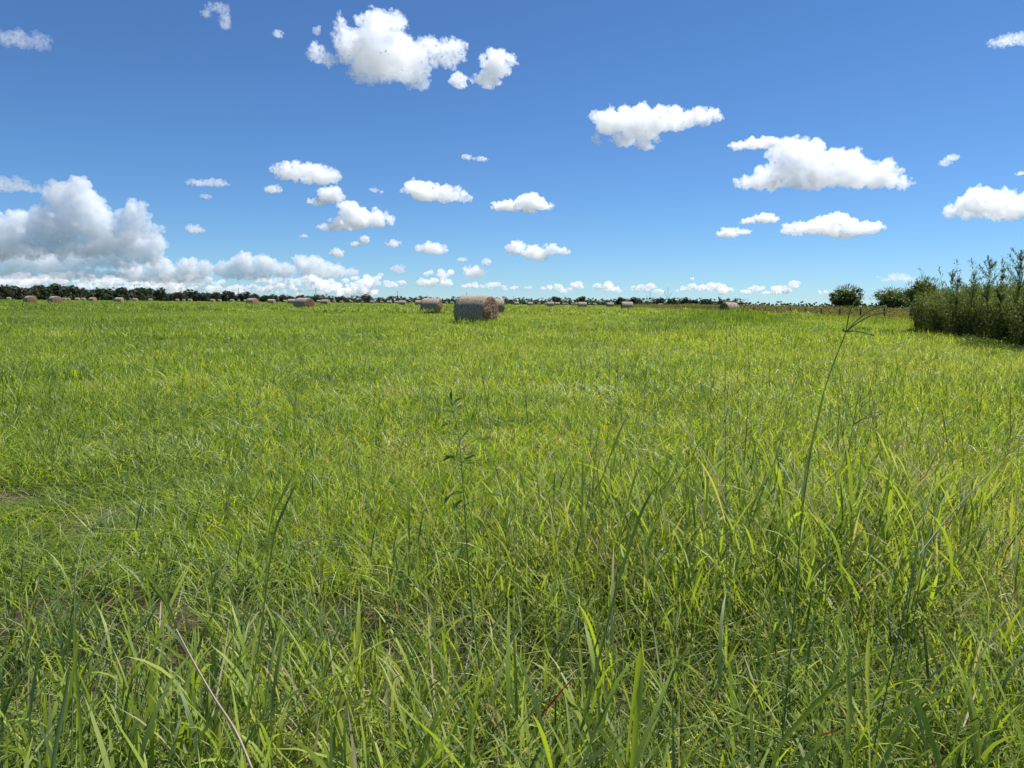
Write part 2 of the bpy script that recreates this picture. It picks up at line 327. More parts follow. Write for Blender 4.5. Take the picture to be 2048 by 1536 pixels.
# ------------------------------------------------------------------ blades
class Blades:
    """collects curved tapering strips; each carries one 'tint' value"""
    def __init__(self): self.v = []; self.f = []; self.t = []; self.n = 0
    def strips(self, root, az, lean, bend, length, width, tint, seg=4, twist=None, profile='blade', power=1.6):
        """root (N,3); az, lean, bend, length, width, tint (N,)"""
        N = len(az); ts = np.linspace(0, 1, seg + 1)
        ang = lean[:, None] + bend[:, None] * ts[None, :] ** power          # angle from vertical
        step = length[:, None] / seg
        dx = np.sin(ang) * step; dz = np.cos(ang) * step
        r = np.concatenate([np.zeros((N, 1)), np.cumsum((dx[:, :-1] + dx[:, 1:]) / 2, 1)], 1)
        z = np.concatenate([np.zeros((N, 1)), np.cumsum((dz[:, :-1] + dz[:, 1:]) / 2, 1)], 1)
        c, s = np.cos(az)[:, None], np.sin(az)[:, None]
        P = np.stack([root[:, 0:1] + r * c, root[:, 1:2] + r * s, root[:, 2:3] + z], -1)     # N,seg+1,3
        if profile == 'blade': prof = (0.55 + 0.9 * ts - 0.2 * ts * ts) * (1 - ts ** 2.2)
        elif profile == 'leaf': prof = np.sin(np.pi * np.clip(ts * 0.94 + 0.06, 0, 1)) ** 0.8
        else: prof = np.ones_like(ts)
        tw = twist if twist is not None else rng.uniform(-1.2, 1.2, N)
        tw = tw[:, None] * ts[None, :] + (0 if twist is not None else rng.uniform(-.5, .5, N)[:, None])
        side = np.stack([-s * np.cos(tw) + np.cos(ang) * c * np.sin(tw), c * np.cos(tw) + np.cos(ang) * s * np.sin(tw), -np.sin(ang) * np.sin(tw)], -1)
        W = (width[:, None] * prof[None, :] / 2)[..., None]
        L = P + side * W; Rr = P - side * W
        V = np.concatenate([np.stack([L[:, :-1], Rr[:, :-1]], 2).reshape(N, -1, 3), P[:, -1:, :]], 1)
        k = V.shape[1]; base = self.n + np.arange(N) * k
        for i in range(seg - 1):
            q = np.stack([base + 2 * i, base + 2 * i + 1, base + 2 * i + 3, base + 2 * i + 2], 1)
            self.f.append(('q', q))
        self.f.append(('t', np.stack([base + 2 * seg - 2, base + 2 * seg - 1, base + 2 * seg], 1)))
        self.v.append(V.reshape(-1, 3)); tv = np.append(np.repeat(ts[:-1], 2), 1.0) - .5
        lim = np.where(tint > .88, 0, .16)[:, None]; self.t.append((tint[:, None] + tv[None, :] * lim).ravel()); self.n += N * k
        return P
    def quads(self, cen, size, tint, aspect=0.6, up=0.0):
        """small leaf shaped faces with random facing; cen (N,3), size (N,)"""
        N = len(cen)
        a = rng.normal(size=(N, 3)); a[:, 2] += up; a /= np.linalg.norm(a, axis=1)[:, None] + 1e-9
        b = np.cross(a, rng.normal(size=(N, 3))); b /= np.linalg.norm(b, axis=1)[:, None] + 1e-9
        a = a * size[:, None] / 2; b = b * size[:, None] / 2 * aspect
        V = np.stack([cen - a, cen + b, cen + a, cen - b], 1)
        base = self.n + np.arange(N) * 4
        self.f.append(('q', np.stack([base, base + 1, base + 2, base + 3], 1)))
        self.v.append(V.reshape(-1, 3)); self.t.append(np.repeat(tint, 4)); self.n += N * 4
    def tube(self, pts, radii, tint, sides=5):
        pts = [Vector(p) for p in pts]; rings = []
        for i, p in enumerate(pts):
            d = (pts[min(i + 1, len(pts) - 1)] - pts[max(i - 1, 0)]).normalized()
            u = d.cross(Vector((0.3, 0.9, 0.1))).normalized(); w = d.cross(u)
            rings.append([p + (u * math.cos(2 * math.pi * j / sides) + w * math.sin(2 * math.pi * j / sides)) * radii[i] for j in range(sides)])
        V = np.array([[tuple(x) for x in r] for r in rings]).reshape(-1, 3); q = []
        for i in range(len(pts) - 1):
            for j in range(sides):
                q.append((self.n + i * sides + j, self.n + i * sides + (j + 1) % sides, self.n + (i + 1) * sides + (j + 1) % sides, self.n + (i + 1) * sides + j))
        self.f.append(('q', np.array(q))); self.v.append(V); self.t.append(np.full(len(V), tint)); self.n += len(V)
    def mesh(self, name, mat, mats2=None):
        me = bpy.data.meshes.new(name)
        v = np.concatenate(self.v); me.vertices.add(len(v)); me.vertices.foreach_set('co', v.astype(np.float32).ravel())
        loops = np.concatenate([f.ravel() for _, f in self.f]).astype(np.int32)
        tot = np.concatenate([np.full(len(f), 4 if k == 'q' else 3) for k, f in self.f]).astype(np.int32)
        me.loops.add(len(loops)); me.loops.foreach_set('vertex_index', loops)
        me.polygons.add(len(tot)); me.polygons.foreach_set('loop_start', (np.cumsum(tot) - tot).astype(np.int32))
        me.update(calc_edges=True)
        a = me.attributes.new('tint', 'FLOAT', 'POINT'); a.data.foreach_set('value', np.concatenate(self.t).astype(np.float32))
        me.materials.append(mat); me.polygons.foreach_set('use_smooth', np.ones(len(me.polygons), bool))
        return me
    def obj(self, name, mat, parent=None, loc=None):
        o = bpy.data.objects.new(name, self.mesh(name, mat)); C.objects.link(o)
        if parent: o.parent = parent
        if loc is not None: o.location = loc
        return o

U = rng.uniform
def straw(t, frac, lo=.9, hi=1.0):
    """turn a share of the tints into dry straw"""
    k = rng.random(len(t)) < frac
    t = t.copy(); t[k] = U(lo, hi, k.sum()); return t

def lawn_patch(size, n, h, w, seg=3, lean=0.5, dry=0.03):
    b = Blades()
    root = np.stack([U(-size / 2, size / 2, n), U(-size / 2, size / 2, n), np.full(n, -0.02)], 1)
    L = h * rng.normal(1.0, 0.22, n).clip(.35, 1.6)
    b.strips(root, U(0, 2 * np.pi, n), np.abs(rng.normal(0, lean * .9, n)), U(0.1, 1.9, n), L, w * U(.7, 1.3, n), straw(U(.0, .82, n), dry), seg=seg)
    return b

def tall_tuft(n_culm, h, seed, big=1.0, dry=.05):
    """upright culms with alternate long leaves leaving at nodes"""
    b = Blades()
    for i in range(n_culm):
        a = U(0, 6.283); rr = U(0, .16); lean = abs(rng.normal(0, .22)); az = U(0, 6.283); H = h * U(.6, 1.1)
        root = np.array([[rr * math.cos(a), rr * math.sin(a), -.02]])
        P = b.strips(root, np.array([az]), np.array([lean]), np.array([U(-.1, .45)]), np.array([H]), np.array([0.0045 * big]),
                     straw(np.array([U(.15, .5)]), dry), seg=6, profile='stem', twist=np.array([0.3]))
        nl = rng.integers(5, 8); side = U(0, 6.283)
        for j in range(nl):
            t = (j + .6) / nl * .92; k = min(int(t * 6), 5); fr = t * 6 - k
            p = P[0, k] * (1 - fr) + P[0, k + 1] * fr
            b.strips(p[None], np.array([side + math.pi * (j % 2) + U(-.4, .4)]), np.array([U(.15, .5) * (1.25 - .5 * t)]), np.array([U(.0, 1.2)]),
                     np.array([U(.16, .38) * h / .7]), np.array([U(.005, .0125) * big]), straw(np.array([U(.1, .8)]), dry + .06 * (1 - t)), seg=5)
    # basal leaves
    n = n_culm * 3
    a = U(0, 6.283, n); rr = U(0, .18, n)
    b.strips(np.stack([rr * np.cos(a), rr * np.sin(a), np.full(n, -.02)], 1), U(0, 6.283, n), U(.05, .6, n), U(.2, 1.7, n), h * U(.35, .85, n),
             U(.004, .009, n) * big, straw(U(.15, .75, n), dry + .05), seg=5)
    return b

def stem_tuft(n, h):
    """thin nearly bare flowering culms"""
    b = Blades()
    for i in range(n):
        a = U(0, 6.283); rr = U(0, .25); P = b.strips(np.array([[rr * math.cos(a), rr * math.sin(a), 0]]), np.array([U(0, 6.283)]), np.array([U(0, .2)]), np.array([U(-.05, .3)]), np.array([h * U(.7, 1.1)]), np.array([.0048]), np.array([U(.0, .3)]), seg=5, profile='stem', twist=np.array([.2]))
        for j in range(rng.integers(0, 4)):
            b.strips(P[0, -1][None], np.array([U(0, 6.283)]), np.array([U(.1, .7)]), np.array([U(0, .6)]), np.array([U(.06, .13)]), np.array([.0035]), np.array([U(.1, .5)]), seg=3)
        b.strips(P[0, 2][None], np.array([U(0, 6.283)]), np.array([U(.1, .5)]), np.array([U(0, .9)]), np.array([U(.15, .3)]), np.array([.006]), np.array([U(.1, .5)]), seg=4)
    return b

def litter_patch(size, n):
    """dead bent stalks and short crossing leaves low in the sward"""
    b = Blades()
    root = np.stack([U(-size / 2, size / 2, n), U(-size / 2, size / 2, n), U(0, .26, n)], 1)
    b.strips(root, U(0, 6.283, n), U(.8, 1.7, n), U(-.5, .5, n), U(.08, .3, n), U(.002, .006, n), straw(U(.05, .6, n), .22), seg=3)
    return b

# ------------------------------------------------------------------ scattering
def source_collection(name, meshes):
    c = bpy.data.collections.new(name)
    for i, me in enumerate(meshes):
        c.objects.link(bpy.data.objects.new('%s_%02d' % (name, i), me))
    return c

def scatter(name, label, cat, coll, pts, rot, scl, idx, patch):
    """a point mesh whose geometry nodes put one clump on each point: ground cover nobody could count"""
    me = bpy.data.meshes.new(name); N = len(pts)
    me.vertices.add(N); me.vertices.foreach_set('co', pts.astype(np.float32).ravel())
    for nm, ty, arr in (('rot', 'FLOAT_VECTOR', rot), ('scl', 'FLOAT_VECTOR', scl)):
        a = me.attributes.new(nm, ty, 'POINT'); a.data.foreach_set('vector', arr.astype(np.float32).ravel())
    a = me.attributes.new('idx', 'INT', 'POINT'); a.data.foreach_set('value', idx.astype(np.int32))
    a = me.attributes.new('patch', 'FLOAT', 'POINT'); a.data.foreach_set('value', patch.astype(np.float32))
    o = bpy.data.objects.new(name, me); C.objects.link(o)
    ng = bpy.data.node_groups.new(name, 'GeometryNodeTree')
    ng.interface.new_socket('Geometry', in_out='INPUT', socket_type='NodeSocketGeometry')
    ng.interface.new_socket('Geometry', in_out='OUTPUT', socket_type='NodeSocketGeometry')
    n, l = ng.nodes, ng.links
    gi, go = n.new('NodeGroupInput'), n.new('NodeGroupOutput')
    ci = n.new('GeometryNodeCollectionInfo'); ci.inputs['Collection'].default_value = coll
    ci.inputs['Separate Children'].default_value = True; ci.inputs['Reset Children'].default_value = True
    mp = n.new('GeometryNodeMeshToPoints'); ip = n.new('GeometryNodeInstanceOnPoints'); ip.inputs['Pick Instance'].default_value = True
    def attr(nm, ty):
        x = n.new('GeometryNodeInputNamedAttribute'); x.data_type = ty; x.inputs['Name'].default_value = nm; return x.outputs['Attribute']
    l.new(gi.outputs[0], mp.inputs['Mesh']); l.new(mp.outputs[0], ip.inputs['Points']); l.new(ci.outputs[0], ip.inputs['Instance'])
    l.new(attr('idx', 'INT'), ip.inputs['Instance Index']); l.new(attr('rot', 'FLOAT_VECTOR'), ip.inputs['Rotation'])
    l.new(attr('scl', 'FLOAT_VECTOR'), ip.inputs['Scale']); l.new(ip.outputs[0], go.inputs[0])
    md = o.modifiers.new('scatter', 'NODES'); md.node_group = ng
    tag(o, label, cat, kind='stuff')
    return o

def vnoise(x, y, scale, seed=0):
    """smooth value noise, 0..1"""
    x = x / scale + seed * 17.3 + 1000; y = y / scale + seed * 9.1 + 1000
    xi, yi = np.floor(x).astype(np.int64), np.floor(y).astype(np.int64); fx, fy = x - xi, y - yi
    fx = fx * fx * (3 - 2 * fx); fy = fy * fy * (3 - 2 * fy)
    def h(a, b):
        k = (a * 374761393 + b * 668265263 + seed * 974634) & 0xffffffff
        k = ((k ^ (k >> 13)) * 1274126177) & 0xffffffff
        return ((k ^ (k >> 16)) & 0xffff) / 65535.0
    return (h(xi, yi) * (1 - fx) + h(xi + 1, yi) * fx) * (1 - fy) + (h(xi, yi + 1) * (1 - fx) + h(xi + 1, yi + 1) * fx) * fy

def wedge(y0, y1, pitch, margin=1.5, k=0.80):
    """jittered grid over the part of the field between distances y0 and y1"""
    W = y1 * k + margin
    X, Y = np.meshgrid(np.arange(-W, W, pitch), np.arange(y0, y1, pitch))
    X = X.ravel() + U(-.5, .5, X.size) * pitch; Y = Y.ravel() + U(-.5, .5, Y.size) * pitch
    m = (np.abs(X) < Y * k + margin) & (Y >= y0) & (Y < y1)
    return X[m], Y[m]

def patch_tint(x, y):
    """yellower to the right and middle distance, cooler green near left, mottled"""
    t = (vnoise(x, y, .7, 6) - .5) * .16 + (vnoise(x, y, 2.2, 1) - .5) * .24 + (vnoise(x, y, 9, 2) - .5) * .18 + (vnoise(x, y, 30, 5) - .5) * .08
    t += np.clip(.06 + (x / (np.abs(y) + 4)) * .22, -.13, .12) * np.clip(y / 6, 0, 1)
    return t + U(-.04, .04, len(x))

def tall_share(x, y):
    """how far the rank tall growth reaches into the field: further on the right"""
    reach = 4.1 + np.clip(x, -2.5, 6) * .45 + (vnoise(x, y, 1.5, 3) - .5) * 1.6
    return np.clip((reach - y) / 2.6, 0, 1)

def build_field():
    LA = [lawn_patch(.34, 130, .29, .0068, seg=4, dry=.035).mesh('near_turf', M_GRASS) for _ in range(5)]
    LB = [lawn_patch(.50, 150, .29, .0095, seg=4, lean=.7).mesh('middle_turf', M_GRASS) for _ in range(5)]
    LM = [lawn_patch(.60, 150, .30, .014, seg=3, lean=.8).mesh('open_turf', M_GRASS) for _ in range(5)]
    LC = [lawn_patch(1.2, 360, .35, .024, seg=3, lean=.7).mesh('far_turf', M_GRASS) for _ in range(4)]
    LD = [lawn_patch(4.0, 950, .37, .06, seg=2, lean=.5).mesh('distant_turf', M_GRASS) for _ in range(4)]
    coll = source_collection('turf_patch', LA + LB + LM + LC + LD)
    P, RT, SC, ID, PT = [], [], [], [], []
    for (y0, y1, pitch, i0, n) in ((.5, 3.3, .62, 0, 5), (3.3, 5.5, .19, 0, 5), (5.5, 10, .26, 5, 5), (10, 23, .33, 10, 5), (23, 70, .66, 15, 4), (70, 330, 2.3, 19, 4)):
        x, y = wedge(y0, y1, pitch)
        hgt = .55 + .50 * vnoise(x, y, 1.1, 7) + .45 * (vnoise(x, y, .45, 8) - .5) + .25 * (vnoise(x, y, 5, 9) - .5)
        # worn hollows on the left where the sward is thin
        for (hx, hy, hr) in HOLLOWS: hgt *= 1 - .95 * np.exp(-((x - hx) ** 2 + ((y - hy) * .8) ** 2) / hr ** 2)
        for (bx, by) in BALE_XY: hgt += .85 * np.exp(-(((x - bx) / 1.7) ** 2 + ((y - by + .9) / 1.3) ** 2) ** 2) * U(.2, 1.2, len(x))
        keep = hgt > .16
        x, y, hgt = x[keep], y[keep], hgt[keep]; N = len(x)
        a = vnoise(x, y, 1.3, 12) * 12.6
        tl = .30 * vnoise(x, y, .9, 13)
        P.append(np.stack([x, y, np.zeros(N)], 1))
        RT.append(np.stack([tl * np.cos(a), tl * np.sin(a), U(0, 6.283, N)], 1))
        w = U(.9, 1.15, N); SC.append(np.stack([w, w, hgt], 1)); ID.append(i0 + rng.integers(0, n, N)); PT.append(patch_tint(x, y) - (.16 if i0 == 0 and y1 < 3.4 else 0))  # nearest low turf tinted darker: older leaves, plus shade put into the tint
    n = 900; y = 44 + U(0, 1, n) ** 1.3 * 80; x = U(24, 30, n)
    P.append(np.stack([x, y, np.zeros(n)], 1)); RT.append(np.stack([U(-.2, .2, n), U(-.2, .2, n), U(0, 6.283, n)], 1)); SC.append(np.stack([U(1, 1.3, n)] * 2 + [U(.9, 1.7, n)], 1)); ID.append(15 + rng.integers(0, 4, n)); PT.append(U(-.1, .15, n))
    # the greener weedy rise left of the fence
    n = 2600; X2 = U(0, 1, n); y = 46 + U(0, 1, n) ** 1.4 * 90; x = (1250 + X2 * 340 - 1024) / F * y
    hz = (.5 + 1.9 * np.clip(X2 * 1.6, 0, 1) * np.clip((1 - X2) * 3, 0, 1)) * (.25 + .95 * vnoise(x, y, 4, 33)) * U(.8, 1.25, n)
    P.append(np.stack([x, y, np.zeros(n)], 1)); RT.append(np.stack([U(-.2, .2, n), U(-.2, .2, n), U(0, 6.283, n)], 1)); SC.append(np.stack([U(1, 1.4, n)] * 2 + [hz], 1)); ID.append(15 + rng.integers(0, 4, n)); PT.append(U(-.35, .1, n))
    scatter('grass', 'lush yellow-green meadow grass covering the whole field', 'grass', coll, *[np.concatenate(a) for a in (P, RT, SC, ID, PT)])

    # rank tall grass along the near edge
    TT = [tall_tuft(rng.integers(4, 8), .62, i).mesh('tall_tuft', M_TALL) for i in range(9)]
    LL = [litter_patch(.4, 50).mesh('litter', M_TALL) for i in range(3)]
    ST = [stem_tuft(4, .72).mesh('stem_tuft', M_TALL) for i in range(3)]
    coll2 = source_collection('tall_tuft', TT + LL + ST)
    x, y = wedge(.62, 9.5, .135, margin=1.2)
    ts = tall_share(x, y); k = rng.random(len(x)) < np.clip(ts * 1.3, 0, .85) + .014
    k &= (np.hypot(x, y) > .75)
    for (hx, hy, hr) in HOLLOWS: k &= np.hypot(x - hx, y - hy) > hr * .8
    x, y, ts = x[k], y[k], ts[k]; N = len(x)
    hh = (.5 + .5 * vnoise(x, y, .8, 21)) * (.7 + .3 * ts) * U(.75, 1.2, N) * np.clip(.70 + .20 * y, .92, 1.12)
    tl = np.abs(rng.normal(0, .12, N)); a = U(0, 6.283, N)
    pt = (vnoise(x, y, .7, 22) - .5) * .34 + np.clip(x * .07, -.10, .14) + U(-.1, .1, N)
    P = [np.stack([x, y, np.zeros(N)], 1)]; RT = [np.stack([tl * np.cos(a), tl * np.sin(a), U(0, 6.283, N)], 1)]; SC = [np.stack([hh * 1.4, hh * 1.4, hh], 1)]; ID = [rng.integers(0, 9, N)]; PT = [pt]
    x, y = wedge(.6, 5, .22, margin=1.0); k = rng.random(len(x)) < tall_share(x, y); x, y = x[k], y[k]; N = len(x)
    P.append(np.stack([x, y, np.zeros(N)], 1)); RT.append(np.stack([U(-.2, .2, N), U(-.2, .2, N), U(0, 6.283, N)], 1)); SC.append(np.stack([U(.9, 1.3, N)] * 3, 1)); ID.append(9 + rng.integers(0, 3, N)); PT.append(U(-.1, .1, N))
    x, y = wedge(3, 16, .5, margin=.5); k = rng.random(len(x)) < np.clip(.10 + .09 * x, .02, .55) * np.clip((15 - y) / 8, 0, 1) * (vnoise(x, y, 2.2, 41) > .35); x, y = x[k], y[k]; N = len(x)
    P.append(np.stack([x, y, np.zeros(N)], 1)); RT.append(np.stack([U(-.15, .15, N), U(-.15, .15, N), U(0, 6.283, N)], 1)); w = U(.9, 1.3, N); SC.append(np.stack([w, w, U(.75, 1.15, N)], 1)); ID.append(12 + rng.integers(0, 3, N)); PT.append(U(-.1, .1, N))
    for (hx, hy, hr) in HOLLOWS:
        n = 14; P.append(np.stack([hx + rng.normal(0, hr * .5, n), hy + rng.normal(0, hr * .5, n), np.full(n, -.06)], 1)); RT.append(np.stack([U(-.1, .1, n), U(-.1, .1, n), U(0, 6.283, n)], 1))
        SC.append(np.stack([U(.8, 1.2, n)] * 2 + [U(.3, .6, n)], 1)); ID.append(9 + rng.integers(0, 3, n)); PT.append(U(.0, .45, n))
    # darker rank tufts standing out of the meadow further off
    for (px, py, n, sp, hs) in ((1310, 672, 40, 1.6, 1.0), (1370, 668, 22, 1.2, .9), (1490, 660, 34, 1.9, .75), (1170, 700, 16, 1.0, .62), (450, 672, 16, 1.0, .6), (905, 672, 9, .6, .55),
                                (1390, 835, 10, .35, .5), (700, 700, 10, .8, .5), (1800, 770, 12, 1.6, .5), (1930, 800, 14, 1.5, .5), (1860, 730, 10, 1.8, .5), (140, 850, 12, .5, .5), (190, 960, 10, .35, .5)):
        c = on_ground(px, py); x = c.x + rng.normal(0, sp, n); y = c.y + rng.normal(0, sp * .7, n)
        P.append(np.stack([x, y, np.zeros(n)], 1)); RT.append(np.stack([U(-.2, .2, n), U(-.2, .2, n), U(0, 6.283, n)], 1))
        s = hs * U(.8, 1.3, n); SC.append(np.stack([s * 1.5, s * 1.5, s], 1)); ID.append(rng.integers(0, 9, n)); PT.append(U(-.25, .0, n))
    scatter('tall_grass', 'tangled rank grass with long bent leaves along the near edge', 'grass', coll2, *[np.concatenate(a) for a in (P, RT, SC, ID, PT)])

def bale_Y(px0, px1, yaw): return F * (1.72 * abs(math.cos(R(yaw))) + 1.70 * abs(math.sin(R(yaw)))) / (px1 - px0)
BALE_XY = []
for (_a, _b, _w) in ((909, 996, 27), (843, 884, 10), (969, 1008, -8), (588, 628, 30), (1440, 1478, -24), (47, 74, 38), (96, 124.5, 36), (493, 516, 25), (1243, 1265, 0), (642, 660, 14), (536, 550, 4), (1156, 1173, 0)):
    _p = at((_a + _b) / 2, 604, bale_Y(_a, _b, _w)); BALE_XY.append((_p.x, _p.y))

HOLLOWS = [(on_ground(250, 905).x, on_ground(250, 905).y, .55), (on_ground(30, 1000).x, on_ground(30, 1000).y, .45), (on_ground(560, 860).x, on_ground(560, 860).y, .3),
           (on_ground(1380, 850).x, on_ground(1380, 850).y, .3), (on_ground(1160, 710).x, on_ground(1160, 710).y, .8), (on_ground(170, 1060).x, on_ground(170, 1060).y, .25)]
build_field()

# ------------------------------------------------------------------ hay bales
def bale_meshes(detail):
    """round bale lying on its side, axis along X; (net_wrap, hay_face) meshes; the face is at +X"""
    Rr, L = 0.88, 1.72
    nseg, nl = (72, 22) if detail else (28, 8)
    V = []; Fc = []
    prof = [(-L / 2, .955), (-L / 2 + .05, .985), (-L / 2 + .12, 1.0)] + [(-L / 2 + .12 + (L - .24) * i / nl, 1.0) for i in range(1, nl)] + [(L / 2 - .12, 1.0), (L / 2 - .05, .985), (L / 2, .955)]
    for (x, k) in prof:
        for j in range(nseg):
            a = 2 * math.pi * j / nseg
            sag = 1 - .045 * max(0, -math.sin(a)) ** 2                       # flattened where it sits
            r = Rr * k * sag * (1 + .016 * (noise.noise(Vector((x * 1.3, 3 * math.cos(a), 3 * math.sin(a)))) + .5 * noise.noise(Vector((x * 5, 9 * math.cos(a), 9 * math.sin(a))))))
            V.append((x, r * math.cos(a), r * math.sin(a)))
    for i in range(len(prof) - 1):
        for j in range(nseg):
            Fc.append((i * nseg + j, i * nseg + (j + 1) % nseg, (i + 1) * nseg + (j + 1) % nseg, (i + 1) * nseg + j))
    wrap = bpy.data.meshes.new('net_wrap'); wrap.from_pydata(V, [], Fc); wrap.materials.append(M_NET); wrap.polygons.foreach_set('use_smooth', [True] * len(Fc)); wrap.update()
    V = []; Fc = []; rings = 14 if detail else 5
    for i in range(rings + 1):
        q = i / rings
        for j in range(nseg):
            a = 2 * math.pi * j / nseg; sag = 1 - .045 * max(0, -math.sin(a)) ** 2
            r = Rr * .95 * q * sag
            bulge = .07 * (1 - q * q) + (.035 * noise.noise(Vector((6 * r * math.cos(a), 6 * r * math.sin(a), 2))) if q < 1 else 0)
            V.append((L / 2 + bulge, r * math.cos(a), r * math.sin(a)))
    for i in range(rings):
        for j in range(nseg):
            Fc.append((i * nseg + j, (i + 1) * nseg + j, (i + 1) * nseg + (j + 1) % nseg, i * nseg + (j + 1) % nseg))
    face = bpy.data.meshes.new('hay_face'); face.from_pydata(V, [], Fc); face.materials.append(M_HAY); face.polygons.foreach_set('use_smooth', [True] * len(Fc)); face.update()
    return wrap, face

def hay_strands(n):
    """loose strands wound round the cut end of a bale"""
    b = Blades(); a = U(0, 6.283, n); q = np.sqrt(U(.01, 1, n)) * .83
    for k in range(n):
        c = np.array([.87 + .06 * (1 - (q[k] / .88) ** 2), q[k] * math.cos(a[k]), q[k] * math.sin(a[k])])
        ln = U(.10, .3); t = U(0, .8) * rng.choice([-1, 1]); pts = []
        for s in np.linspace(-.5, .5, 4):
            aa = a[k] + s * ln / max(q[k], .15) * math.cos(t); rr = min(q[k] + s * ln * math.sin(t), .84)
            pts.append((c[0] + .012 + .03 * (.25 - s * s) + U(0, .012), rr * math.cos(aa), rr * math.sin(aa)))
        b.tube(pts, [.006, .008, .008, .004], U(0, 1), sides=3)
    return b.mesh('loose_hay', M_STRAW)

BALE_NEAR, BALE_FAR = bale_meshes(True), bale_meshes(False)
STRANDS = hay_strands(420)

def bale(px0, px1, top, label, yaw=0, near=False, group=None, flip=False):
    """px0..px1 and top: the bale's outline in the photograph; yaw turns the right-hand cut face towards the viewer"""
    w = px1 - px0; ca, sa = abs(math.cos(R(yaw))), abs(math.sin(R(yaw)))
    Y = F * (1.72 * ca + 1.70 * sa) / w
    c = at((px0 + px1) / 2, 604 + 0.0063 * ((px0 + px1) / 2 - 1024), Y)
    root = bpy.data.objects.new('hay_bale', None); C.objects.link(root)
    root.location = (c.x, c.y, 0.0); root.rotation_euler = (0, 0, -R(yaw)); root.empty_display_size = .5
    tag(root, label, 'hay bale', group)
    wrap, face = BALE_NEAR if near else BALE_FAR
    sc = U(.97, 1.03); roll = U(-.05, .05)
    def part(name, me, rz=0):
        o = bpy.data.objects.new(name, me); C.objects.link(o); o.parent = root; o.location = (0, 0, .85 * sc)
        o.rotation_euler = (roll, 0, rz); o.scale = (sc, sc, sc); return o
    part('net_wrap', wrap)
    f = part('hay_face', face); g = part('hay_face', face, math.pi)
    if near:
        for q in (f, g):
            s = bpy.data.objects.new('loose_hay', STRANDS); C.objects.link(s); s.parent = q
    return root

GB = 'round hay bales left lying over the field'
bale(909, 996, 590, 'largest and nearest round hay bale, its brown cut end turned right', 27, True, GB)
bale(843, 884, 600, 'second nearest bale, long side on, just left of the largest bale', 10, True, GB)
bale(969, 1008, 601, 'bale half hidden behind the right end of the largest bale', -8, True, GB)
bale(588, 628, 597, 'big bale left of the middle with its round cut end showing on the right', 30, True, GB)
bale(1440, 1478, 607, 'pale bale with a dark left end in the weeds before the right-hand fence', -24, True, GB)
bale(47, 74, 592, 'leftmost of the two reddish bales near the left edge', 38, False, GB)
bale(96, 124.5, 593, 'right one of the two reddish bales near the left edge', 36, False, GB)
bale(493, 516, 598, 'middle-sized bale with its end turned right, left of the big left bale', 25, False, GB)
bale(488, 495, 598, 'tiny pale bale peeping out left behind the middle-sized bale', 0, False, GB)
bale(536, 550, 599, 'squarish small bale standing alone between the middle-sized and the big left bale', 4, False, GB)
bale(577, 591, 600, 'small bale touching the left side of the big left bale', 0, False, GB)
bale(567, 574, 600, 'tiny bale left of the small bale beside the big left bale', 0, False, GB)
bale(642, 660, 601, 'small bale right of the big left bale, near its end', 14, False, GB)
bale(634, 642, 602, 'tiny flat bale touching the small bale right of the big left bale', 0, False, GB)
bale(1243, 1265, 605, 'larger of the two lone bales right of the centre, before the green weeds', 0, False, GB)
bale(1214, 1227, 607, 'smaller bale left of the lone bale before the green weeds', 0, False, GB)
bale(1156, 1173, 604, 'largest bale in the row between the nearest bale and the weeds', 0, False, GB)
bale(1149, 1156.5, 606, 'tiny bale touching the left of the largest bale in the right-hand row', 0, False, GB)
bale(1094, 1108, 605, 'small bale in the right-hand row with a dark shaded side', 0, False, GB)
bale(1055, 1066, 605, 'small bale a little right of the half hidden bale', 0, False, GB)
bale(1029, 1038, 606, 'second tiny bale right of the half hidden bale', 0, False, GB)
bale(1006, 1013, 606, 'tiny bale just clear of the half hidden bale', 60, False, GB)
bale(831, 846, 604, 'small bale touching the left of the second nearest bale', 0, False, GB)
bale(798, 811, 603, 'small square-looking bale left of the brown heap', 0, False, GB)
bale(789, 797, 603, 'tiny bale just left of the small square-looking bale', 0, False, GB)
bale(774, 783, 603, 'tiny bale second left of the small square-looking bale', 0, False, GB)
bale(1315, 1329, 606, 'pale slanting end of a bale sunk in the weeds right of the centre', 50, False, GB)
bale(179, 191.5, 594, 'small bale right of the two reddish bales, third from them', 10, False, GB)
bale(232, 245, 595, 'small bale with a dark shaded side below the highest left-hand trees', 0, False, GB)
GT = 'tiny far-off bales along the foot of the trees'
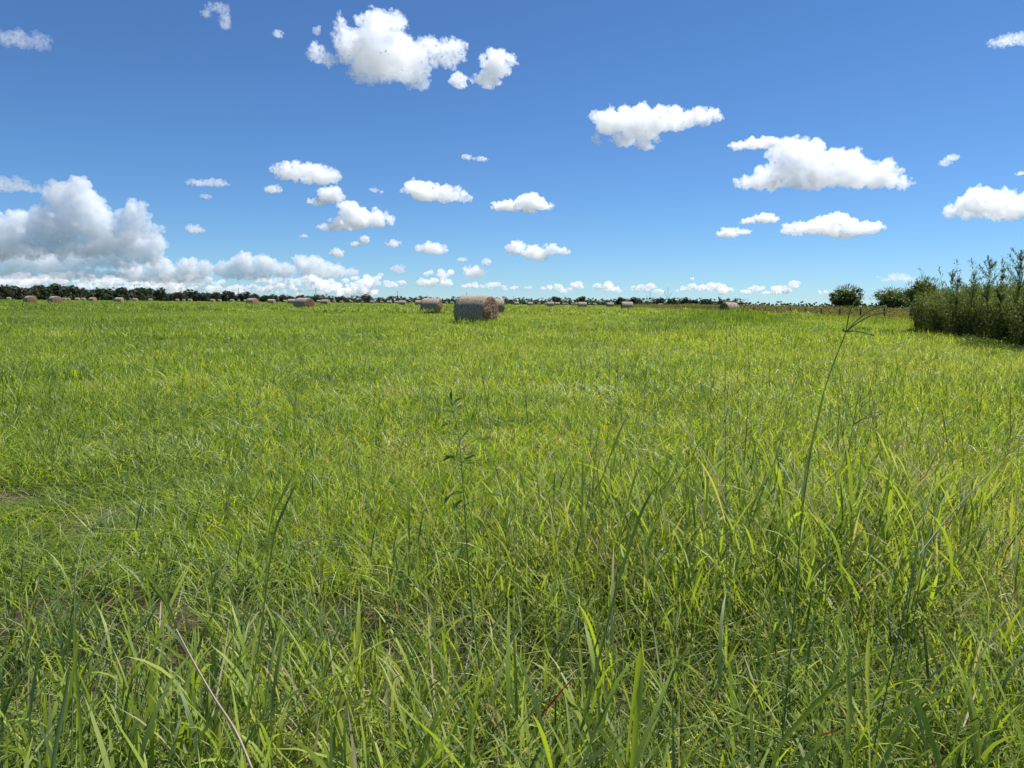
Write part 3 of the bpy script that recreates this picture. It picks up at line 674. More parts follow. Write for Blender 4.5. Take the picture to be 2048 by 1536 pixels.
for (a, b, t, lab) in [
    (14, 21.5, 593, 'tiny pale bale nearest the left edge of the field'),
    (87, 93, 593, 'tiny bale between the two reddish bales'),
    (125, 132.5, 594, 'left one of the close pair of tiny bales right of the reddish bales'),
    (133, 140.5, 594, 'right one of the close pair of tiny bales right of the reddish bales'),
    (151, 159, 594, 'left one of two tiny bales before the small third bale'),
    (163, 170.5, 594, 'right one of two tiny bales before the small third bale'),
    (266, 275, 596, 'tiny bale right of the dark-sided small bale'),
    (278.5, 283, 596, 'faint speck of a bale right of the dark-sided small bale'),
    (297, 304, 596, 'tiny white bale below the gap in the left-hand trees'),
    (346, 351.5, 597, 'tiny bale, first of a close pair under the low dark trees'),
    (352, 357.5, 597, 'tiny bale, second of a close pair under the low dark trees'),
    (365, 370, 597, 'speck of a bale just right of the close pair under the low dark trees'),
    (377, 384, 597, 'tiny bale, second right of the close pair under the low trees'),
    (420, 431, 598, 'small reddish bale left of the tiny bale under the tall round tree'),
    (436, 443, 598, 'tiny pale bale just right of the small reddish bale'),
    (460, 468.5, 599, 'tiny bale under the tall round tree by the first utility pole'),
    (475, 480, 600, 'speck of a bale beneath the first utility pole'),
    (665, 672, 602, 'tiny bale right of the small bale near the second utility pole'),
    (679, 687, 601, 'tiny bale, second right of the second utility pole'),
    (700, 706, 602, 'tiny bale, third right of the second utility pole'),
    (722, 727, 603, 'tiny tan bale turned end on before the pale trees'),
    (740, 749, 603, 'tiny bale right of the tan end-on bale'),
    (761, 766, 603, 'tiny tan bale left of the three small bales by the third pole'),
    (900, 907.5, 605, 'tiny bale in the gap left of the largest bale'),
    (890, 896, 605, 'speck of a bale right of the second nearest bale'),
    (1022, 1027, 606, 'tiny bale left of the second tiny bale beyond the half hidden bale'),
    (1068, 1073, 607, 'tiny bale right of the small bale with a gap beside it'),
    (1075, 1081, 607, 'tiny bale, second of a row of specks left of the dark-sided bale'),
    (1089, 1094, 606, 'tiny bale against the left side of the dark-sided bale'),
    (1110, 1119.5, 607, 'tiny long bale right of the dark-sided bale'),
    (1125, 1131, 607, 'tiny bale, left half of the pale pair in the right-hand row'),
    (1131.5, 1137, 607, 'tiny bale, right half of the pale pair in the right-hand row'),
    (1142, 1147, 607, 'tiny yellowish bale before the last bales of the row'),
    (1176, 1181, 608, 'tiny bale right of the largest bale in the right-hand row'),
    (1186, 1191, 608, 'speck of a bale nearest the trees right of the right-hand row')]:
    bale(a, b, t, lab, U(-15, 25), False, GT)

def hay_heap():
    c = at(820, 603, 330)
    root = bpy.data.objects.new('hay_heap', None); C.objects.link(root); root.location = (c.x, c.y, 0)
    tag(root, 'low brown and yellow heap of loose hay with a pale slanting pole', 'hay heap')
    b = Blades(); n = 1500
    a = U(0, 6.283, n); q = np.sqrt(U(0, 1, n)); h = (1 - q ** 2) * 1.2
    b.quads(np.stack([q * np.cos(a) * 1.9, q * np.sin(a) * 1.4, U(0, 1, n) * h + .05], 1), U(.15, .35, n), U(0, 1, n), aspect=.5)
    b.obj('loose_hay', M_STRAW, root)
    p = Blades(); p.tube([(-.4, -1.6, 2.3), (1.2, -1.6, 1.3), (3.0, -1.6, .1)], [.10, .11, .12], .9, sides=6); p.obj('pole', M_SEED, root)
hay_heap()

# ------------------------------------------------------------------ trees
def crown(b, blobs, n, leaf, tint=(0, 1), up=.3):
    """leaves gathered in clumps through the outer part of each blob (x, y, z, rx, ry, rz)"""
    tot = sum(q[3] * q[5] for q in blobs)
    for (x, y, z, rx, ry, rz) in blobs:
        m = max(8, int(n * rx * rz / tot)); nc = max(4, m // 26)
        u = rng.normal(size=(nc, 3)); u /= np.linalg.norm(u, axis=1)[:, None]
        rad = U(.45, 1.04, nc) ** .6
        cc = u * rad[:, None]
        own = rng.integers(0, nc, m)
        pt = cc[own] + rng.normal(0, .13, (m, 3))
        ct = U(tint[0], tint[1], nc)
        b.quads(pt * np.array([rx, ry, rz]) + np.array([x, y, z]), leaf * U(.6, 1.3, m), np.clip(ct[own] + U(-.2, .2, m), 0, 1), up=up)

def limbs(t, base_h, spread, r0, n, top):
    t.tube([(0, 0, -.1), (U(-.05, .05) * spread, 0, base_h * .5), (U(-.08, .08) * spread, 0, base_h)], [r0 * 1.3, r0, r0 * .8], .5, sides=7)
    for i in range(n):
        a = 6.283 * i / n + U(-.4, .4); s = spread * U(.4, .8)
        t.tube([(0, 0, base_h * .9), (s * .45 * math.cos(a), s * .45 * math.sin(a), base_h + (top - base_h) * .4), (s * math.cos(a), s * math.sin(a), base_h + (top - base_h) * U(.65, .9))],
               [r0 * .65, r0 * .4, r0 * .12], .5, sides=5)

def far_tree_meshes(kind):
    """wide field oak seen far off: unit height 1"""
    b = Blades(); t = Blades()
    nb = rng.integers(5, 8); blobs = [(0, 0, .60, .40, .40, .30)]
    for i in range(nb):
        a = 6.283 * i / nb + U(-.4, .4); d = U(.28, .48)
        blobs.append((d * math.cos(a), d * math.sin(a), U(.38, .70), U(.18, .28), U(.18, .28), U(.16, .25)))
    blobs.append((U(-.2, .2), U(-.2, .2), .82, .24, .24, .16))
    for i in range(4): blobs.append((U(-.5, .5), U(-.4, .2), .22, .26, .26, .22))      # low boughs to the ground
    crown(b, blobs, 5200, .085, tint=(0, 1))
    limbs(t, .3, .5, .035, 5, .9)
    return b.mesh('crown', M_OAK if kind else M_TREE), t.mesh('trunk', M_BARK)
FT = [far_tree_meshes(i % 3 != 0) for i in range(7)]

def far_tree(px, top, Y, label, i, wide=1.0, group=None, name='oak_tree'):
    c = at(px, 604, Y); h = at(px, top, Y).z
    root = bpy.data.objects.new(name, None); C.objects.link(root); root.location = (c.x, c.y, 0); root.rotation_euler = (0, 0, U(0, 6.28)); root.scale = (h * wide, h * wide, h)
    tag(root, label, 'tree', group)
    for nm, me in zip(('crown', 'trunk'), FT[i % len(FT)]):
        o = bpy.data.objects.new(nm, me); C.objects.link(o); o.parent = root
    return root

GTREE = 'dark trees along the far left edge of the field'
for k, (px, top, wide, lab) in enumerate([
    (10, 568, 1.0, 'rounded lighter tree at the left edge of the picture'),
    (32, 571, 1.1, 'dark tree right of the rounded tree at the left edge'),
    (52, 575, 1.2, 'low dark tree dipping between the left edge trees'),
    (80, 568, 1.1, 'flat-crowned dark tree left of the highest trees'),
    (113, 567, 1.3, 'highest dark tree above the right one of the two reddish bales'),
    (145, 570, 1.1, 'dark humped tree right of the highest tree'),
    (172, 576, 1.2, 'low dark tree in the dip right of the humped tree'),
    (198, 574, 1.2, 'dark tree above the small third bale'),
    (222, 577, 1.1, 'low dark tree between the two flat-topped trees'),
    (246, 573, 1.2, 'first flat-topped dark tree above the dark-sided small bale'),
    (278, 573, 1.2, 'second flat-topped dark tree, the wider one'),
    (302, 576, 1.1, 'dark tree sloping down towards the knob-topped tree'),
    (321, 575, .8, 'slender knob-topped tree at the end of the high left wood'),
    (338, 587, 1.3, 'lowest dark tree in the gap of the left wood'),
    (360, 582, 1.2, 'dark tree right of the gap in the left wood'),
    (384, 578, 1.3, 'broad dark tree in the middle of the second wood'),
    (408, 584, 1.3, 'low dark tree right of the broad tree of the second wood'),
    (430, 583, 1.1, 'small round dark tree before the tall round tree'),
    (458, 581, 1.3, 'tall round dark tree left of the first utility pole'),
    (488, 583, 1.2, 'dark round tree just right of the first utility pole'),
    (507, 587, 1.2, 'low dark tree, second right of the first utility pole'),
    (530, 589, 1.2, 'small dark tree above the squarish small bale'),
    (547, 588, 1.1, 'small round tree right of the squarish small bale'),
    (566, 589, 1.1, 'dark domed tree left of the big left bale'),
    (582, 591, 1.2, 'low dark tree above the left side of the big left bale'),
    (600, 590, 1.3, 'lighter green tree rising behind the big left bale'),
    (618, 592, 1.1, 'low dark tree above the right side of the big left bale'),
    (634, 590, 1.2, 'dark round tree at the foot of the second utility pole'),
    (684, 591, 1.4, 'dark wide bush-like tree among the pale trees'),
    (733, 588, 1.2, 'highest of the pale trees left of the third utility pole')]):
    far_tree(px, top, 430 + px * .42 + U(-8, 8), lab, k, wide, GTREE)

def woods():
    """the far woodland that reads as one mass: one object, many crowns"""
    b = Blades()
    def row(x0, x1, f_top, Y, step, leaf, n, tint):
        px = x0
        while px < x1:
            top = f_top(px) + U(-2.0, 2.0); yy = Y(px) + U(-10, 25); c = at(px, 604, yy); h = max(at(px, top, yy).z, 1.5); w = h * U(.45, .85)
            crown(b, [(c.x, c.y, h * .55, w, w, h * .45), (c.x + U(-.6, .6) * w, c.y, h * .35, w * .8, w * .8, h * .35), (c.x + U(-1, 1) * w, c.y - 2, h * .2, w * .7, w * .7, h * .25)], n, leaf, tint, up=.3)
            px += step * U(.7, 1.3)
    row(-140, 640, lambda p: 573 + max(0, p) * .023 if p < 330 else 585 + (p - 330) * .018, lambda p: 455 + max(p, 0) * .42, 8, .85, 420, (0, .8))
    row(-140, 330, lambda p: 584, lambda p: 420 + max(p, 0) * .4, 11, .7, 200, (.1, 1))
    row(330, 660, lambda p: 592 + (p - 330) * .008, lambda p: 455 + p * .4, 8, .7, 120, (0, .6))
    row(630, 1010, lambda p: 593 + (p - 630) * .006 - 2.0 * math.sin(p * .09), lambda p: 760, 6, 1.1, 420, (.2, 1))
    row(650, 1000, lambda p: 598, lambda p: 720, 8, 1.1, 260, (.4, 1))
    row(1000, 1480, lambda p: 598 - 2.2 * abs(math.sin(p * .031)), lambda p: 700, 6, 1.0, 380, (.1, 1))
    row(1000, 1480, lambda p: 602, lambda p: 640, 8, 1.0, 240, (.3, 1))
    row(1480, 2300, lambda p: 604, lambda p: 620, 10, 1.2, 200, (.3, 1))
    o = b.obj('distant_woods', M_TREE)
    tag(o, 'unbroken band of grey-green woodland along the horizon', 'woods', kind='stuff')
woods()
GR = 'small separate trees on the skyline right of the nearest bale'
for k, (px, top, wide, lab) in enumerate([
    (1113, 592, 1.3, 'broad dark tree above the tiny long bale right of the nearest bale'),
    (1164, 591, .9, 'small round-headed tree just above the largest bale of the right-hand row'),
    (1242, 594, 1.2, 'low dark tree above the smaller of the two lone bales'),
    (1268, 594, 1.3, 'dark wide tree above the larger of the two lone bales'),
    (1320, 595, 1.0, 'tree with a pointed top before the faint lattice-like stalks'),
    (1345, 596, 1.3, 'dark bushy tree above the slanting bale end'),
    (1374, 594, 1.2, 'highest dark tree right of the slanting bale end'),
    (1391, 599, .8, 'little round tree right of the highest dark tree'),
    (1412, 597, 1.3, 'dark domed tree standing left of the pale bale in the weeds'),
    (1441, 600, .9, 'small dark tree just above the left end of the pale bale')]):
    far_tree(px, top, 560 if px > 1300 else 640, lab, k + 2, wide, GR)

# ---- the small trees behind the right-hand fence
def field_tree(px0, px1, top, Y, label, seed, name='small_tree', lean=0, low=.15):
    c = at((px0 + px1) / 2, 604, Y); h = at((px0 + px1) / 2, top, Y).z; w = (px1 - px0) / F * Y / 2
    root = bpy.data.objects.new(name, None); C.objects.link(root); root.location = (c.x, c.y, 0); tag(root, label, 'tree')
    b = Blades(); t = Blades(); blobs = []
    for i in range(11):
        a = 6.283 * i / 11; q = U(.25, .62)
        blobs.append((w * q * math.cos(a) + lean * w * .2, w * q * math.sin(a), h * (low + .12 + (1 - low - .3) * U(.1, .95)), w * U(.32, .46), w * U(.32, .46), h * U(.14, .22)))
    blobs.append((lean * w * .3, 0, h * .62, w * .55, w * .55, h * .30))
    crown(b, blobs, 13000, .16, up=.4)
    # twigs poking out of the outline
    n = 260; a = U(0, 6.283, n); e = U(.1, 1.4, n)
    pts = np.stack([w * .92 * np.cos(a) * np.cos(e), w * .92 * np.sin(a) * np.cos(e), h * (.5 + .47 * np.sin(e))], 1) + rng.normal(0, .1, (n, 3))
    b.strips(pts, a, U(.1, .8, n), U(-.2, .5, n), U(.25, .5, n), np.full(n, .06), U(0, 1, n), seg=2, profile='leaf')
    limbs(t, h * .25, w * .8, .07, 6, h * .85)
    b.obj('crown', M_TREE2, root); t.obj('trunk', M_BARK, root)
M_TREE2 = leaf_mat('field_tree_leaf', [(0, (0.03, 0.05, 0.014)), (0.5, (0.065, 0.095, 0.025)), (1, (0.17, 0.20, 0.055))], trans=.36)
field_tree(1657, 1729, 572, 80, 'round-headed small tree standing alone behind the fence', 1)
field_tree(1740, 1830, 577, 88, 'low wide tree leaning right between the lone tree and the shrubs', 2, lean=.35, low=.05)
field_tree(1806, 1890, 555, 72, 'taller dark bushy tree behind the left end of the shrub row', 3)

# ------------------------------------------------------------------ shrub row on the right
def shrub_mesh(hs, n_stem, seed):
    """many upright wand-like stems clothed in narrow leaves; unit: metres, height about 2.3"""
    b = Blades(); t = Blades()
    for i in range(n_stem):
        a = U(0, 6.283); rr = 1.3 * math.sqrt(U(0, 1)); az = a + U(-1.5, 1.5)
        tallish = rng.random() < .012
        H = (U(1.55, 2.1) * (1.05 - .22 * rr) if not tallish else U(2.5, 2.9)) * hs
        lean = U(0, .3) + rr * .12; seg = 8
        ts = np.linspace(0, 1, seg + 1); bend = U(-.05, .35)
        pts = []; p = np.array([rr * math.cos(a), rr * math.sin(a), -.05])
        for s in ts:
            pts.append(p.copy()); an = lean + bend * s * s
            p = p + np.array([math.sin(an) * math.cos(az), math.sin(an) * math.sin(az), math.cos(an)]) * H / seg
        if i % 3 == 0 or tallish: t.tube(pts, list(np.linspace(.012, .003, seg + 1)), .5, sides=3)
        P = np.array(pts)
        nl = 210 if not tallish else 150
        s = U(.04, 1, nl) ** (.85); k = np.minimum((s * seg).astype(int), seg - 1); fr = (s * seg - k)[:, None]
        q = P[k] * (1 - fr) + P[k + 1] * fr
        off = U(.0, .24, nl) * (1.25 - s) + .01; oa = U(0, 6.283, nl)
        q = q + np.stack([np.cos(oa) * off, np.sin(oa) * off, U(-.03, .06, nl)], 1)
        b.strips(q, oa, U(.3, 1.3, nl), U(-.3, .9, nl), U(.06, .125, nl), U(.016, .030, nl), np.clip(U(0, .8, nl) + rng.normal(0, .1), 0, 1), seg=2, profile='leaf')
    return b.mesh('foliage', M_HEDGE), t.mesh('stems', M_BARK)
SH = [shrub_mesh(1.0, 150, i) for i in range(3)]
for k, (x, y, s, lab) in enumerate([
    (18.6, 34.2, .98, 'leftmost shrub of the dark row, rounded, where the row ends at the fence'),
    (18.0, 31.6, 1.00, 'second shrub from the left end of the dark row, wispy shoots on top'),
    (17.7, 29.4, 1.00, 'third shrub from the left of the row, below a thin double shoot'),
    (17.3, 27.0, 1.02, 'dark shrub left of the one with the tall pointed shoot'),
    (16.9, 24.9, 1.05, 'shrub crowned by a tall pointed shoot'),
    (16.5, 22.8, 1.06, 'dense dark shrub beside the last one at the right edge'),
    (16.0, 20.6, 1.12, 'tallest shrub, cut off by the right edge of the picture'),
    (20.3, 31.9, 1.08, 'shrub at the back of the row behind its left end'),
    (19.6, 27.6, 1.10, 'shrub at the back of the row behind the wispy shoots'),
    (19.2, 23.8, 1.12, 'shrub at the back of the row behind the tall pointed shoot'),
    (18.6, 20.4, 1.15, 'shrub at the back of the row at the right edge')]):
    root = bpy.data.objects.new('shrub', None); C.objects.link(root); root.location = (x + 1.2 * (y - 18) / 16 + .2, y, 0); root.rotation_euler = (0, 0, k * 2.1); root.scale = (1.12, 1.12, s * (1.17 + .10 * max(0, y - 24) / 10))
    tag(root, lab, 'shrub', 'row of dark leafy shrubs on the right')
    for nm, me in zip(('foliage', 'stems'), SH[k % 3]):
        o = bpy.data.objects.new(nm, me); C.objects.link(o); o.parent = root

def shoot(px, top, base, Y, label, spread=.5, n=520):
    """a loose leafy wand rising above the shrubs"""
    c = at(px, top, Y); z0 = 0
    root = bpy.data.objects.new('tall_shoot', None); C.objects.link(root); root.location = (c.x, c.y, 0); tag(root, label, 'shoot', 'wispy shoots rising from the shrub row')
    b = Blades(); t = Blades(); H = c.z
    main = [(0.06 * math.sin(i), 0, H * i / 6) for i in range(7)]; t.tube(main, list(np.linspace(.009, .002, 7)), .5, sides=4)
    for j in range(16):
        z = H * U(.5, .93); L = spread * U(.35, 1) * (1.25 - z / H) * 2.2; a = U(0, 6.283); tip = np.array([L * .7 * math.cos(a), L * .7 * math.sin(a), z + L * U(.6, 1.1)])
        p0 = np.array([0, 0, z]); t.tube([tuple(p0), tuple((p0 + tip) / 2 + np.array([0, 0, -.02])), tuple(tip)], [.007, .005, .002], .5, sides=3)
        m = n // 16; s = U(.1, 1.05, m)[:, None]
        b.strips(p0 + (tip - p0) * s + rng.normal(0, .015, (m, 3)), U(0, 6.283, m), U(.2, 1.2, m), U(-.2, .8, m), U(.05, .10, m), U(.013, .024, m), U(0, .6, m), seg=2, profile='leaf')
    m = n // 3; s = U(.45, 1.0, m); b.strips(np.stack([rng.normal(0, .02, m), rng.normal(0, .02, m), H * s], 1), U(0, 6.283, m), U(.2, 1.1, m), U(0, .8, m), U(.05, .11, m), U(.014, .026, m), U(0, .6, m), seg=2, profile='leaf')
    b.obj('foliage', M_HEDGE, root); t.obj('stem', M_BARK, root)
shoot(1906, 541, 0, 29.5, 'thin left one of the double shoot on the third shrub', .35)
shoot(1917, 552, 0, 29.0, 'shorter right one of the double shoot on the third shrub', .3)
shoot(1948, 545, 0, 27.0, 'broad ragged shoot between the double shoot and the tall pointed one', .5)
shoot(1982, 519, 0, 24.6, 'tall pointed shoot with side sprays standing dark against the sky', .55, 760)
shoot(2007, 532, 0, 23.2, 'faint thin shoot between the two tallest shoots', .3)
shoot(2043, 502, 0, 20.6, 'tallest shoot of all at the right edge of the picture', .55, 820)

# ------------------------------------------------------------------ fence, weeds, poles
def fence():
    root = bpy.data.objects.new('wire_fence', None); C.objects.link(root); root.location = (30, 56.8, 0)
    tag(root, 'wire fence on dark weathered posts running away behind the weeds', 'fence')
    ys = []
    for k in range(16):
        y = k * 4.1; h = 1.24 + U(-.1, .06); b = Blades(); r = .075 if k else .11
        lx, ly = U(-.05, .05), U(-.05, .05)
        b.tube([(0, y, -.1), (lx * .5, y + ly * .5, h * .5), (lx, y + ly, h - .02), (lx, y + ly, h)], [r * 1.05, r, r * .95, r * .5], .5, sides=9)
        b.obj('post', M_POST, root); ys.append(y)
    for z in (.45, .8, 1.12):
        b = Blades(); pts = []
        for k, y in enumerate(ys):
            pts.append((-.085, y, z));
            if k < len(ys) - 1: pts.append((-.085, y + 2.05, z - .03))
        b.tube(pts, [.006] * len(pts), .5, sides=4); b.obj('wire', M_WIRE, root)
fence()

def scrub_tuft():
    b = Blades(); n = 130
    a = U(0, 6.283, n); rr = U(0, .45, n)
    b.strips(np.stack([rr * np.cos(a), rr * np.sin(a), np.zeros(n)], 1), U(0, 6.283, n), U(0, .45, n), U(0, .9, n), U(.4, 1.05, n), U(.018, .04, n), U(0, 1, n), seg=3)
    m = 160; b.quads(np.stack([rng.normal(0, .32, m), rng.normal(0, .32, m), U(.15, .95, m)], 1), U(.07, .14, m), U(0, 1, m))
    return b.mesh('scrub_tuft', M_SCRUB)
def weeds():
    coll = source_collection('scrub_tuft', [scrub_tuft() for _ in range(5)])
    n = 5200; y = 42 + U(0, 1, n) ** 1.5 * 200; x = 30 + rng.normal(2, 3.4, n) + np.where(rng.random(n) < .45, U(0, 26, n), 0)
    h = U(.5, 1.15, n) * (.6 + .8 * vnoise(x, y, 6, 31)); h = np.where(x < 30.2, h * .62, h)
    k = (x > 25.5); x, y, h = x[k], y[k], h[k]
    # scattered growth against the shrubs
    m3 = 14; y3 = U(19, 36, m3); x3 = 17.0 - (34 - y3) * .17 - U(.2, 1.2, m3); h3 = U(.25, .45, m3)
    x = np.concatenate([x, x3]); y = np.concatenate([y, y3]); h = np.concatenate([h, h3]); N = len(x)
    pt = np.clip((x - 26) / 12, -.35, .2) * .6 + U(-.2, .2, N)
    s = np.where(y > 36, 1.0 + y / 160, .7)
    scatter('weeds', 'rough brownish weeds and scrub growing along the right-hand fence', 'weeds', coll, np.stack([x, y, np.zeros(N)], 1),
            np.stack([U(-.15, .15, N), U(-.15, .15, N), U(0, 6.28, N)], 1), np.stack([s, s, h * 1.1], 1), rng.integers(0, 5, N), pt)
weeds()

for (px, top, Y, lab) in [(478, 576, 900, 'first utility pole from the left above the dark trees'), (632, 577, 900, 'second utility pole, above the small bales right of the big left bale'),
                          (795, 582, 1000, 'third utility pole, left of the second nearest bale'), (933, 586, 1100, 'short utility pole just showing above the nearest bale'),
                          (1027, 592, 1200, 'faintest utility pole right of the nearest bale'), (270, 570, 800, 'tip of a utility pole above the high left wood')]:
    c = at(px, 604, Y); h = at(px, top, Y).z; b = Blades()
    b.tube([(0, 0, 0), (0, 0, h * .5), (0, 0, h)], [.30, .27, .22], .5, sides=8); b.tube([(-1.1, 0, h - .7), (1.1, 0, h - .7)], [.12, .12], .5, sides=6)
    o = b.obj('utility_pole', M_POST, loc=(c.x, c.y, 0)); tag(o, lab, 'pole', 'utility poles beyond the far trees')

# ------------------------------------------------------------------ single plants standing out of the grass
def pts_at(L, Y0, Y1):
    """points of a stalk from (px, py) list, its distance going from Y0 to Y1"""
    n = len(L); return [at(px, py, Y0 + (Y1 - Y0) * i / (n - 1)) for i, (px, py) in enumerate(L)]

def foot(P):
    """where the stalk, carried straight on, comes out of the soil"""
    d = P[1] - P[0]; k = P[0].z / max(d.z, .15 * math.hypot(d.x, d.y) + 1e-3); q = P[0] - d * k; h = math.hypot(q.x - P[0].x, q.y - P[0].y)
    if h > .22: q = P[0] + (q - P[0]) * (.22 / h)
    q.z = 0; q.x += U(-.03, .03); return q

def smooth(P, k=5):
    out = []
    for i in range(len(P) - 1):
        p0, p1, p2, p3 = P[max(i - 1, 0)], P[i], P[i + 1], P[min(i + 2, len(P) - 1)]
        for j in range(k):
            t = j / k
            out.append(0.5 * ((2 * p1) + (p2 - p0) * t + (2 * p0 - 5 * p1 + 4 * p2 - p3) * t * t + (3 * p1 - p0 - 3 * p2 + p3) * t ** 3))
    return out + [P[-1]]

def ribbon(b, P, w, tint, prof=lambda t: (.6 + .8 * t) * (1 - t ** 3)):
    """a leaf along world points, folded slightly along its midrib"""
    n = len(P); V = []; F_ = []
    for i, p in enumerate(P):
        t = i / (n - 1); d = (P[min(i + 1, n - 1)] - P[max(i - 1, 0)]).normalized()
        s = d.cross(Vector((0.15, 1, .25))).normalized(); u = s.cross(d); k = w * max(prof(t), .04) / 2
        V += [tuple(p - s * k + u * k * .35), tuple(p), tuple(p + s * k + u * k * .35)]
    q = []
    for i in range(n - 1):
        for j in (0, 1): q.append((b.n + 3 * i + j, b.n + 3 * i + j + 1, b.n + 3 * i + j + 4, b.n + 3 * i + j + 3))
    b.f.append(('q', np.array(q))); b.v.append(np.array(V)); b.t.append(np.full(len(V), tint)); b.n += len(V)

def plant(name, label, cat, base, group=None):
    o = bpy.data.objects.new(name, None); C.objects.link(o); o.location = (base.x, base.y, 0); tag(o, label, cat, group); return o

def local(root, P): return [Vector((p.x - root.location.x, p.y - root.location.y, p.z)) for p in P]

def seed_stalk(label, stem, spikes, Y0, Y1, r=.0022, leaves=(), tint=.2, stint=.5):
    """digitate seed head: stem pixel path from root to node, spikes from the node"""
    S_ = smooth(pts_at(stem, Y0, Y1)); root = plant('seed_stalk', label, 'grass stalk', S_[0], 'flowering grass stalks standing above the meadow')
    low = foot(S_); S_ = [low, (low + S_[0]) / 2 + Vector((U(-.006, .006), 0, 0))] + S_
    Q = local(root, S_); b = Blades(); b.tube(Q, list(np.linspace(r * 1.2, r * .75, len(Q))), tint, sides=6); b.obj('stem', M_STEM, root)
    node = stem[-1]
    for sp in spikes:
        P = local(root, smooth([at(px, py, Y1 - .04 * i) for i, (px, py) in enumerate([node] + list(sp))], 6)); b = Blades()
        b.tube(P, [r * .9] * (len(P) - 1) + [r * .3], stint, sides=5)
        for i, p in enumerate(P[2:]):                                   # small scales along the spike
            m = 7; b.quads(np.array(p)[None] + rng.normal(0, r * .5, (m, 3)), np.full(m, r * 3.0), np.clip(U(stint - .2, stint + .3, m), 0, 1), aspect=.4)
        b.obj('seed_spike', M_SEED, root)
    for (path, w, tt) in leaves:
        b = Blades(); ribbon(b, local(root, smooth(pts_at(path, Y0, Y0))), w, tt); b.obj('leaf', M_TALL2, root)
    return root
M_TALL2 = leaf_mat('broad_grass_leaf', TALL_STOPS, trans=.4, rough=.35)

seed_stalk('tallest seed stalk, leaning right with four fingers spread against the hedge', [(1596, 1140), (1604, 1030), (1626, 880), (1652, 770), (1692, 664)],
           [[(1696, 640), (1703, 615), (1716, 598)], [(1715, 640), (1742, 620), (1772, 611)], [(1712, 648), (1745, 630), (1784, 622)], [(1706, 662), (1728, 665), (1748, 671)], [(1687, 661), (1686, 658)]],
           1.75, 2.0, .0016, leaves=[([(1604, 1030), (1612, 940), (1640, 820), (1648, 790)], .006, .25)], stint=.35)
seed_stalk('lower seed stalk whose fingers open right of the tallest one', [(1655, 1120), (1668, 1000), (1690, 900), (1708, 848)],
           [[(1725, 838), (1745, 835), (1765, 826)], [(1716, 825), (1730, 808), (1742, 800)], [(1702, 825), (1696, 808), (1691, 795)], [(1725, 845), (1745, 856), (1755, 862)], [(1720, 842), (1740, 828), (1760, 824)]],
           2.1, 2.5, .0013, stint=.45)
seed_stalk('silvery drooping seed head cut by the right edge', [(1830, 1120), (1900, 1030), (1980, 945), (2016, 908)],
           [[(2014, 890), (2022, 878), (2040, 872)], [(2020, 886), (2032, 876), (2052, 880)], [(2030, 900), (2040, 890), (2060, 884)]], 1.6, 1.9, .0013, stint=.85)
seed_stalk('thin upright stalk with a narrow head right of the centre', [(1452, 1000), (1451, 900), (1452, 830), (1455, 800)],
           [[(1455, 790), (1456, 780), (1457, 768)], [(1446, 790), (1438, 782), (1430, 777)]], 2.6, 2.8, .0012, tint=.1, stint=.05)
seed_stalk('silvery slanting seed head below the lower fingers', [(1840, 1060), (1860, 990), (1872, 940)], [[(1878, 925), (1885, 916), (1893, 908)], [(1884, 928), (1900, 920), (1916, 914)]], 2.0, 2.2, .0013, stint=.9)
seed_stalk('pale seed finger lying level at the right', [(1850, 1100), (1880, 1010), (1918, 958)], [[(1930, 953), (1950, 950), (1966, 947)]], 2.0, 2.2, .0013, stint=.9)
seed_stalk('small pale two-fingered head near the lower left corner of the meadow', [(150, 1160), (165, 1090), (183, 1056)], [[(200, 1042), (225, 1028), (250, 1016)], [(205, 1056), (240, 1060), (285, 1060)]], 1.7, 1.85, .0012, stint=.8)
seed_stalk('yellow three-fingered head left of the leafy weed, low down', [(560, 1180), (575, 1130), (586, 1095)], [[(620, 1080), (650, 1079), (672, 1080)], [(610, 1086), (640, 1072), (660, 1074)], [(606, 1100), (640, 1092), (690, 1094)]], 1.7, 1.8, .0012, stint=.7)

for q, (lab, X, top) in enumerate([('faint tall stalk standing against the sky right of the centre', 1335, 574), ('faint stalk against the sky over the tree with the pointed top', 1299, 582),
                                   ('faint stalk just above the pale bale in the weeds', 1455, 595), ('faint stalk right of the pale bale, over the fence weeds', 1474, 598), ('faint leaning stalk over the far fence posts', 1495, 597)]):
    seed_stalk(lab, [(X - 9 + 3 * q, 725), (X - 4 + q, 670), (X - 1, 630), (X, top + 26)], [[(X + 1, top + 12), (X + 1, top)], [(X - 4, top + 16), (X - 6, top + 9)], [(X + 5, top + 17), (X + 9, top + 11)]], 7.2, 7.4, .0016, tint=.3, stint=.3)

def blade_plant(label, blades, Y, tint=.1, name='grass_stalk'):
    """a few long leaves on one stalk, each a pixel path from the foot up, width in metres"""
    P0 = pts_at(blades[0][0], Y, Y); root = plant(name, label, 'grass stalk', P0[0], 'coarse grass stalks standing above the meadow')
    for i, (path, w, tt) in enumerate(blades):
        P = smooth(pts_at(path, Y, Y + .05 * i)); low = foot(P)
        b = Blades(); ribbon(b, local(root, [low] + P), w, tt + .1, (lambda t: .25 + .9 * max(0, t - .35) if t < .82 else (.25 + .423) * (1 - t) / .18 + .02) if i == 0 else (lambda t: (.6 + .8 * t) * (1 - t ** 3)))
        b.obj('leaf', M_TALL2, root)
    return root
blade_plant('straight dark pointed leaf standing right of the leafy weed', [([(1160, 1240), (1163, 1110), (1164, 1000), (1166, 900)], .009, .08)], 1.9)
blade_plant('second straight dark leaf close right of the first one', [([(1225, 1250), (1212, 1120), (1200, 1000), (1194, 930)], .007, .1)], 1.9)
